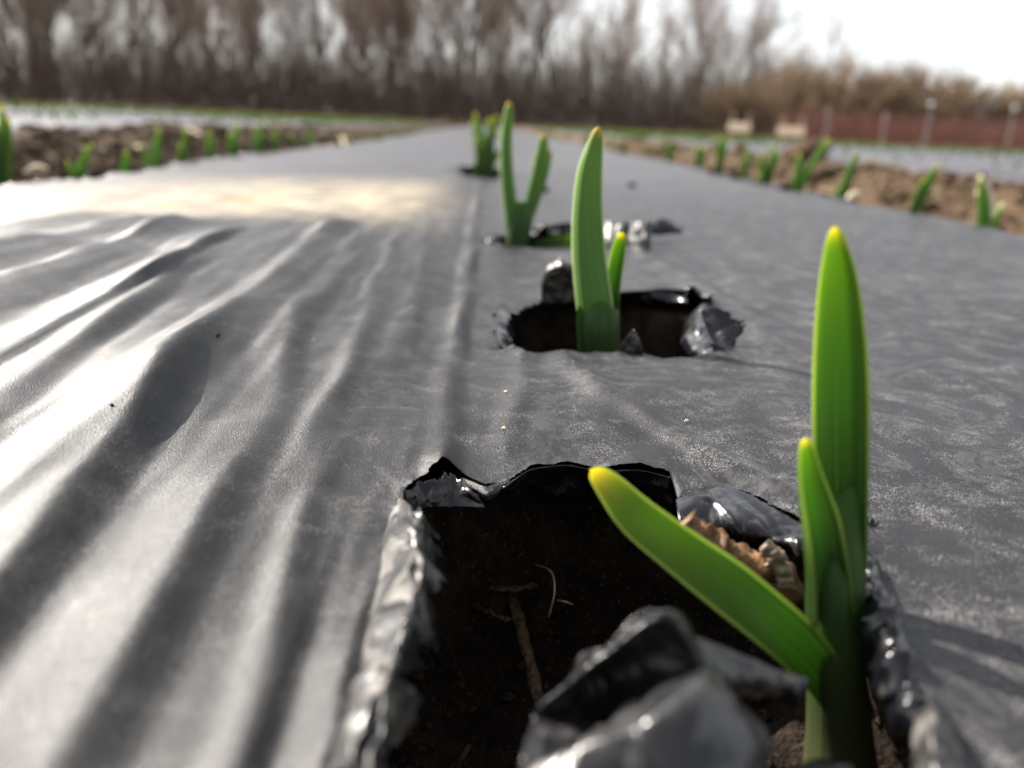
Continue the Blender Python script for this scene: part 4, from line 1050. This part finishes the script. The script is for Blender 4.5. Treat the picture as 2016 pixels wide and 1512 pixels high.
# crumbs of soil on the floor of the nearest holes
_r = random.Random(44); V, F = [], []
xy_ = []
for _ in range(900):
    a = _r.uniform(0, 6.283); q = math.sqrt(_r.random())
    if _ < 620: xy_.append((.020 + .040 * q * math.cos(a), .088 + .05 * q * math.sin(a)))
    else: xy_.append((.038 + .042 * q * math.cos(a), .246 + .047 * q * math.sin(a)))
xy_ = np.array(xy_); zs_ = bed_soil_z(xy_[:, 0], xy_[:, 1])
for (x, y), z in zip(xy_, zs_):
    r_ = .0005 * _r.lognormvariate(0, .5); n0 = len(V)
    for p in ((1, 0, 0), (-1, 0, 0), (0, 1, 0), (0, -1, 0), (0, 0, 1), (0, 0, -1), (.7, .7, .5), (-.6, .7, -.4)):
        k = _r.uniform(.7, 1.2); V.append((x + p[0] * r_ * k, y + p[1] * r_ * k, z + r_ * .5 + p[2] * r_ * k))
    F += [tuple(i + n0 for i in f) for f in ((0, 2, 4), (2, 1, 4), (1, 3, 4), (3, 0, 4), (2, 0, 5), (1, 2, 5), (3, 1, 5), (0, 3, 5), (0, 6, 4), (6, 2, 4), (1, 7, 5), (7, 2, 5))]
tag(obj('soil_crumbs', make_mesh('soil_crumbs', V, F, False), M['crumb']), 'loose crumbs of dark soil on the floor of the torn holes', 'soil', kind='stuff')

# loose clods and straw in the furrows
def scatter(name, n, seed, region, mat, size, label, cat, straw=False):
    r = random.Random(seed)
    V, F = [], []
    ico = [(0, 0, 1), (.894, 0, .447), (.276, .851, .447), (-.724, .526, .447), (-.724, -.526, .447), (.276, -.851, .447), (.724, .526, -.447), (-.276, .851, -.447), (-.894, 0, -.447), (-.276, -.851, -.447), (.724, -.526, -.447), (0, 0, -1)]
    icf = [(0, 1, 2), (0, 2, 3), (0, 3, 4), (0, 4, 5), (0, 5, 1), (1, 6, 2), (2, 7, 3), (3, 8, 4), (4, 9, 5), (5, 10, 1), (6, 7, 2), (7, 8, 3), (8, 9, 4), (9, 10, 5), (10, 6, 1), (11, 7, 6), (11, 8, 7), (11, 9, 8), (11, 10, 9), (11, 6, 10)]
    xy = np.array([region(r) for _ in range(n)])
    zz = ground_z(xy[:, 0], xy[:, 1])
    for (x, y), z in zip(xy, zz):
        s = size * r.lognormvariate(0, .55); a = r.uniform(0, 6.28); ca, sa = math.cos(a), math.sin(a)
        n0 = len(V)
        if straw:
            l = s * r.uniform(3, 8); w = s * .35; t = r.uniform(-.25, .25)
            for (p, q, h) in ((-l, -w, 0), (l, -w, 0), (l, w, 0), (-l, w, 0), (-l, 0, w), (l, 0, w)):
                V.append((x + p * ca - q * sa, y + p * sa + q * ca, z + .004 + h + t * p + abs(t) * l))
            F += [(n0, n0 + 1, n0 + 5, n0 + 4), (n0 + 2, n0 + 3, n0 + 4, n0 + 5), (n0, n0 + 3, n0 + 2, n0 + 1), (n0, n0 + 4, n0 + 3), (n0 + 1, n0 + 2, n0 + 5)]
        else:
            sx, sy, sz = s * r.uniform(.7, 1.3), s * r.uniform(.7, 1.3), s * r.uniform(.5, .9)
            for p in ico:
                k = r.uniform(.8, 1.2)
                V.append((x + (p[0] * ca - p[1] * sa) * sx * k, y + (p[0] * sa + p[1] * ca) * sy * k, z + sz * (.35 + p[2] * k)))
            F += [tuple(i + n0 for i in f) for f in icf]
    return tag(obj(name, make_mesh(name, V, F, smooth=not straw), mat), label, cat, kind='stuff')
def furrow(side):
    def f(r):
        y = 0.35 + 5.5 * r.random() ** 1.6
        return side * r.uniform(0.50, 1.04), y
    return f
scatter('soil_clods', 4500, 1, furrow(-1), M['clod'], .0065, 'loose dry brown clods in the furrow left of the near bed', 'soil')
scatter('soil_clods', 4500, 2, furrow(1), M['clod'], .0065, 'loose dry brown clods in the furrow right of the near bed', 'soil')
scatter('straw_litter', 500, 3, furrow(-1), M['straw'], .0042, 'bits of straw strewn in the furrow left of the near bed', 'straw', True)
scatter('straw_litter', 500, 4, furrow(1), M['straw'], .0042, 'bits of straw strewn in the furrow right of the near bed', 'straw', True)

# ------------------------------------------------------------------ row signs and posts beyond the beds
def box(sx, sy, sz, bev=.004):
    import bmesh
    bm = bmesh.new(); bmesh.ops.create_cube(bm, size=1)
    for v in bm.verts: v.co.x *= sx; v.co.y *= sy; v.co.z *= sz
    bmesh.ops.bevel(bm, geom=bm.edges[:], offset=bev, segments=1, affect='EDGES')
    me = bpy.data.meshes.new('box'); bm.to_mesh(me); bm.free()
    return me
def sign(x, y, zc, w, h, label):
    gz = float(ground_z(np.array([x]), np.array([y]))[0])
    e = empty('row_sign', (x, y, gz)); tag(e, label, 'sign', 'wooden row signs')
    e.rotation_euler = (0, 0, rad(-48)); w *= 1.15
    b = obj('board', box(w, .018, h), M['wood_board'], e, (0, -.024, zc - gz))
    for s in (-1, 1):
        top = zc + h * .5 + .14
        obj('stake', box(.03, .03, top - gz + .06), M['stake'], e, (s * w * .36, 0, (top - gz - .06) / 2))
sign(3.56, 12.0, .165, .30, .12, 'left of two small pale wooden boards on paired stakes')
sign(4.29, 12.0, .145, .36, .12, 'right of two small pale wooden boards on paired stakes, slightly wider')
def post(x, y, top, label, white):
    gz = float(ground_z(np.array([x]), np.array([y]))[0])
    e = empty('field_post', (x, y, gz)); tag(e, label, 'post', 'thin posts by the red canes')
    import bmesh
    bm = bmesh.new(); bmesh.ops.create_cone(bm, cap_ends=True, segments=10, radius1=.016, radius2=.013, depth=top - gz + .1)
    me = bpy.data.meshes.new('shaft'); bm.to_mesh(me); bm.free()
    obj('shaft', me, M['post'], e, (0, 0, (top - gz - .1) / 2))
    o = obj('cap', blob(.055 if white else .035, int(x * 10), 2, .9), M['cap'] if white else M['post'], e, (0, 0, top - gz + .02))
    for p in o.data.polygons: p.use_smooth = True
post(7.95, 20, .66, 'thin grey post just right of the wooden signs', False)
post(9.30, 20, .66, 'second thin grey post from the wooden signs', False)
post(10.33, 20, .93, 'tallest thin post with a bright white cap', True)
post(12.30, 20, .95, 'white capped post at the right edge of the picture', True)

# ------------------------------------------------------------------ woody plants
def frusta(segs, sides):
    """segs (n,8): p0 p1 r0 r1 -> verts, quads"""
    s = np.asarray(segs, float)
    p0, p1, r0, r1 = s[:, :3], s[:, 3:6], s[:, 6], s[:, 7]
    d = p1 - p0; d /= np.linalg.norm(d, axis=1, keepdims=True) + 1e-9
    ref = np.where(np.abs(d[:, 2:3]) < .9, np.array([[0, 0, 1.]]), np.array([[1., 0, 0]]))
    a = np.cross(d, ref); a /= np.linalg.norm(a, axis=1, keepdims=True) + 1e-9
    b = np.cross(d, a)
    V = []
    for p, r in ((p0, r0), (p1, r1)):
        for k in range(sides):
            t = 2 * math.pi * k / sides
            V.append(p + (a * math.cos(t) + b * math.sin(t)) * r[:, None])
    V = np.stack(V, 1).reshape(-1, 3)
    base = (np.arange(len(s)) * sides * 2)[:, None]
    Q = np.concatenate([base + np.array([[k, (k + 1) % sides, sides + (k + 1) % sides, sides + k]]) for k in range(sides)])
    return V, Q

def grow(r, p, d, length, rad_, depth, trunk, crown, up, spread, nkids):
    steps = 4 if depth < 3 else 3
    q = np.array(p, float); d = np.array(d, float)
    for i in range(steps):
        d = d + np.array([r.gauss(0, .10), r.gauss(0, .10), r.gauss(0, .05) + up])
        d /= np.linalg.norm(d)
        q2 = q + d * length / steps
        ra = rad_ * (1 - i / steps * .6); rb = rad_ * (1 - (i + 1) / steps * .6)
        (trunk if depth < 2 else crown).append((*q, *q2, ra, rb))
        if depth < 4 and (i > 0 or depth > 0):
            for _ in range(nkids[depth]):
                az = r.uniform(0, 6.283)
                side = np.array([math.cos(az), math.sin(az), r.uniform(0, .5)])
                dd = d * r.uniform(.7, 1.2) + side * spread
                dd /= np.linalg.norm(dd)
                grow(r, q2, dd, length * r.uniform(.36, .58) * (1 if depth else .85), rb * r.uniform(.40, .58), depth + 1, trunk, crown, up, spread, nkids)
        q = q2

def tree_meshes(seed, h):
    r = random.Random(seed); trunk, crown = [], []
    for s in range(r.choice((1, 1, 2))):
        d = np.array([r.gauss(0, .06) + s * .12, r.gauss(0, .06), 1.0])
        grow(r, (s * .15, 0, -.2), d, h * r.uniform(.72, .85), h * r.uniform(.010, .018), 0, trunk, crown, .03, r.uniform(.45, .85), (3, 2, 2, 1))
    t = np.array(trunk); c = np.array(crown)
    c[:, 6:] = np.maximum(c[:, 6:], .0055)
    V, Q = frusta(t, 6); a = quads_mesh('trunk', V, Q)
    V, Q = frusta(c, 3); b = quads_mesh('crown', V, Q, smooth=False)
    a.materials.append(M['bark']); b.materials.append(M['twig'])
    return a, b
TV = [tree_meshes(100 + i, 10.0) for i in range(9)]
rt = random.Random(33)
TREES = []
for row, (y0, y1, n, xa, xb) in enumerate(((50, 54, 38, -40, 24), (56, 64, 32, -46, 24), (68, 84, 26, -56, 26))):
    for i in range(n):
        x = xa + (xb - xa) * (i + rt.uniform(.1, .9)) / n; y = rt.uniform(y0, y1)
        px = x / y * 55
        s = rt.uniform(.85, 1.15) * (y / 62) ** .6
        if px > 6: s *= .90
        if px > 11: s *= max(.50, 1.0 - (px - 11) * .035)
        if px > 24 or px < -36 or (px > 3 and rt.random() < .35): continue
        TREES.append((x, y, s, row))
for n, (x, y, s, row) in enumerate(TREES):
    a, b = TV[rt.randrange(len(TV))]
    e = empty('bare_tree', (x, y, -.15))
    e.rotation_euler = (0, 0, rt.uniform(0, 6.28)); e.scale = (s * rt.uniform(.85, 1.1), s * rt.uniform(.85, 1.1), s)
    if row == 0: lab, grp = 'bare leafless tree in the front of the blurred woodland behind the field', 'front trees of the bare woodland'
    else: lab, grp = 'bare leafless tree deeper inside the blurred woodland behind the field', 'inner trees of the bare woodland'
    tag(e, lab, 'tree', grp)
    obj('trunk', a, None, e); obj('crown', b, None, e)

def stems(name, n, seed, place, hrange, mat, rad_, lean, label, cat, kids=4):
    r = random.Random(seed); S_ = []
    for _ in range(n):
        x, y = place(r); h = r.uniform(*hrange)
        p = np.array((x, y, -.2)); d = np.array((r.gauss(0, lean), r.gauss(0, lean), 1.0)); d /= np.linalg.norm(d)
        q = p + d * h
        S_.append((*p, *q, rad_, rad_ * .4))
        for k in range(kids):
            t = r.uniform(.25, .95); b = p + d * h * t
            dd = d + np.array((r.gauss(0, .45), r.gauss(0, .45), r.uniform(-.1, .3))); dd /= np.linalg.norm(dd)
            e = b + dd * h * r.uniform(.2, .5)
            S_.append((*b, *e, rad_ * .55, rad_ * .3))
    V, Q = frusta(S_, 3)
    return tag(obj(name, quads_mesh(name, V, Q, smooth=False), mat), label, cat, kind='stuff')
stems('undergrowth', 9000, 71, lambda r: (r.uniform(-48, 26), 47 + 16 * r.random() ** 1.3), (1.0, 4.6), M['under'], .017, .16, 'dense brown leafless undergrowth along the foot of the woodland', 'undergrowth', 6)
stems('undergrowth', 3500, 72, lambda r: (r.uniform(-48, 36), 45.5 + 3 * r.random()), (.5, 1.6), M['under'], .014, .3, 'low brown brush at the front of the woodland', 'undergrowth', 5)

stems('sapling_thicket', 260, 75, lambda r: (-48 + 62 * r.random() ** 1.25, r.uniform(50, 80)), (5.0, 9.5), M['twig'], .035, .05, 'thicket of thin upright leafless saplings between the woodland trees', 'saplings', 9)
# rounded tan shrubs on the right
def shrub_mesh(seed, w, h):
    r = random.Random(seed); a, c = [], []
    for s in range(90):
        az = r.uniform(0, 6.283); out = r.random() ** .6
        tgt = np.array((math.cos(az) * out * w, math.sin(az) * out * w, h * math.sqrt(max(.05, 1 - (out * .88) ** 2)) * r.uniform(.82, 1.03)))
        p = np.array((math.cos(az) * .25 * out * w, math.sin(az) * .25 * out * w, -.1))
        prev = p
        for i in range(1, 5):
            t = i / 4
            q = p + (tgt - p) * t + np.array((0, 0, h * .12 * math.sin(t * math.pi)))
            (a if i < 3 else c).append((*prev, *q, .03 * (1 - t * .6), .03 * (1 - t * .8)))
            for k in range(14 if i > 1 else 4):
                f = r.random(); b = prev + (q - prev) * f
                dd = (q - prev) / np.linalg.norm(q - prev) + np.array((r.gauss(0, .6), r.gauss(0, .6), r.uniform(0, .6)))
                dd /= np.linalg.norm(dd)
                e = b + dd * r.uniform(.25, .6)
                c.append((*b, *e, .011, .006))
            prev = q
    V, Q = frusta(np.array(a), 4); A = quads_mesh('stems', V, Q, False); A.materials.append(M['tan_twig'])
    V, Q = frusta(np.array(c), 3); B = quads_mesh('crown', V, Q, False); B.materials.append(M['tan_twig'])
    return A, B
SV = [shrub_mesh(200 + i, 2.6, 3.0) for i in range(4)]
rs = random.Random(8)
for n, (x, y, s, lab) in enumerate([
        (11.8, 41.5, .72, 'low tan leafless shrub at the left end of the hedge'), (14.2, 40.5, .98, 'tan leafless shrub, second from the left end of the hedge'),
        (17.0, 41.0, 1.12, 'rounded tan leafless shrub behind the right wooden sign'), (19.8, 40.4, 1.06, 'broad tan leafless shrub behind the thin grey posts'),
        (22.4, 41.2, .98, 'tan leafless shrub behind the tallest white capped post'), (25.0, 40.6, .92, 'tan leafless shrub behind the post at the right edge of the picture'),
        (27.8, 41.0, 1.0, 'last tan leafless shrub of the hedge, cut off by the right edge')]):
    e = empty('tan_shrub', (x, y, -.15)); tag(e, lab, 'shrub', 'rounded tan shrubs of the hedge')
    e.rotation_euler = (0, 0, rs.uniform(0, 6.28)); e.scale = (s * 1.1, s * 1.1, s * rs.uniform(1.05, 1.2))
    A, B = SV[n % 4]
    obj('stem', A, None, e); obj('crown', B, None, e)
stems('red_canes', 3800, 73, lambda r: (lambda y: (y * r.uniform(.34, .95), y))(r.uniform(27, 34)), (.35, 1.25), M['red_cane'], .010, .12, 'band of reddish brown canes in front of the tan hedge', 'canes', 4)
stems('dry_grass', 5000, 74, lambda r: (lambda y: (y * r.uniform(-.75, .9), y))(r.uniform(22, 44)), (.15, .42), M['dry_grass'], .006, .35, 'dry tan grass at the far end of the field', 'grass', 2)
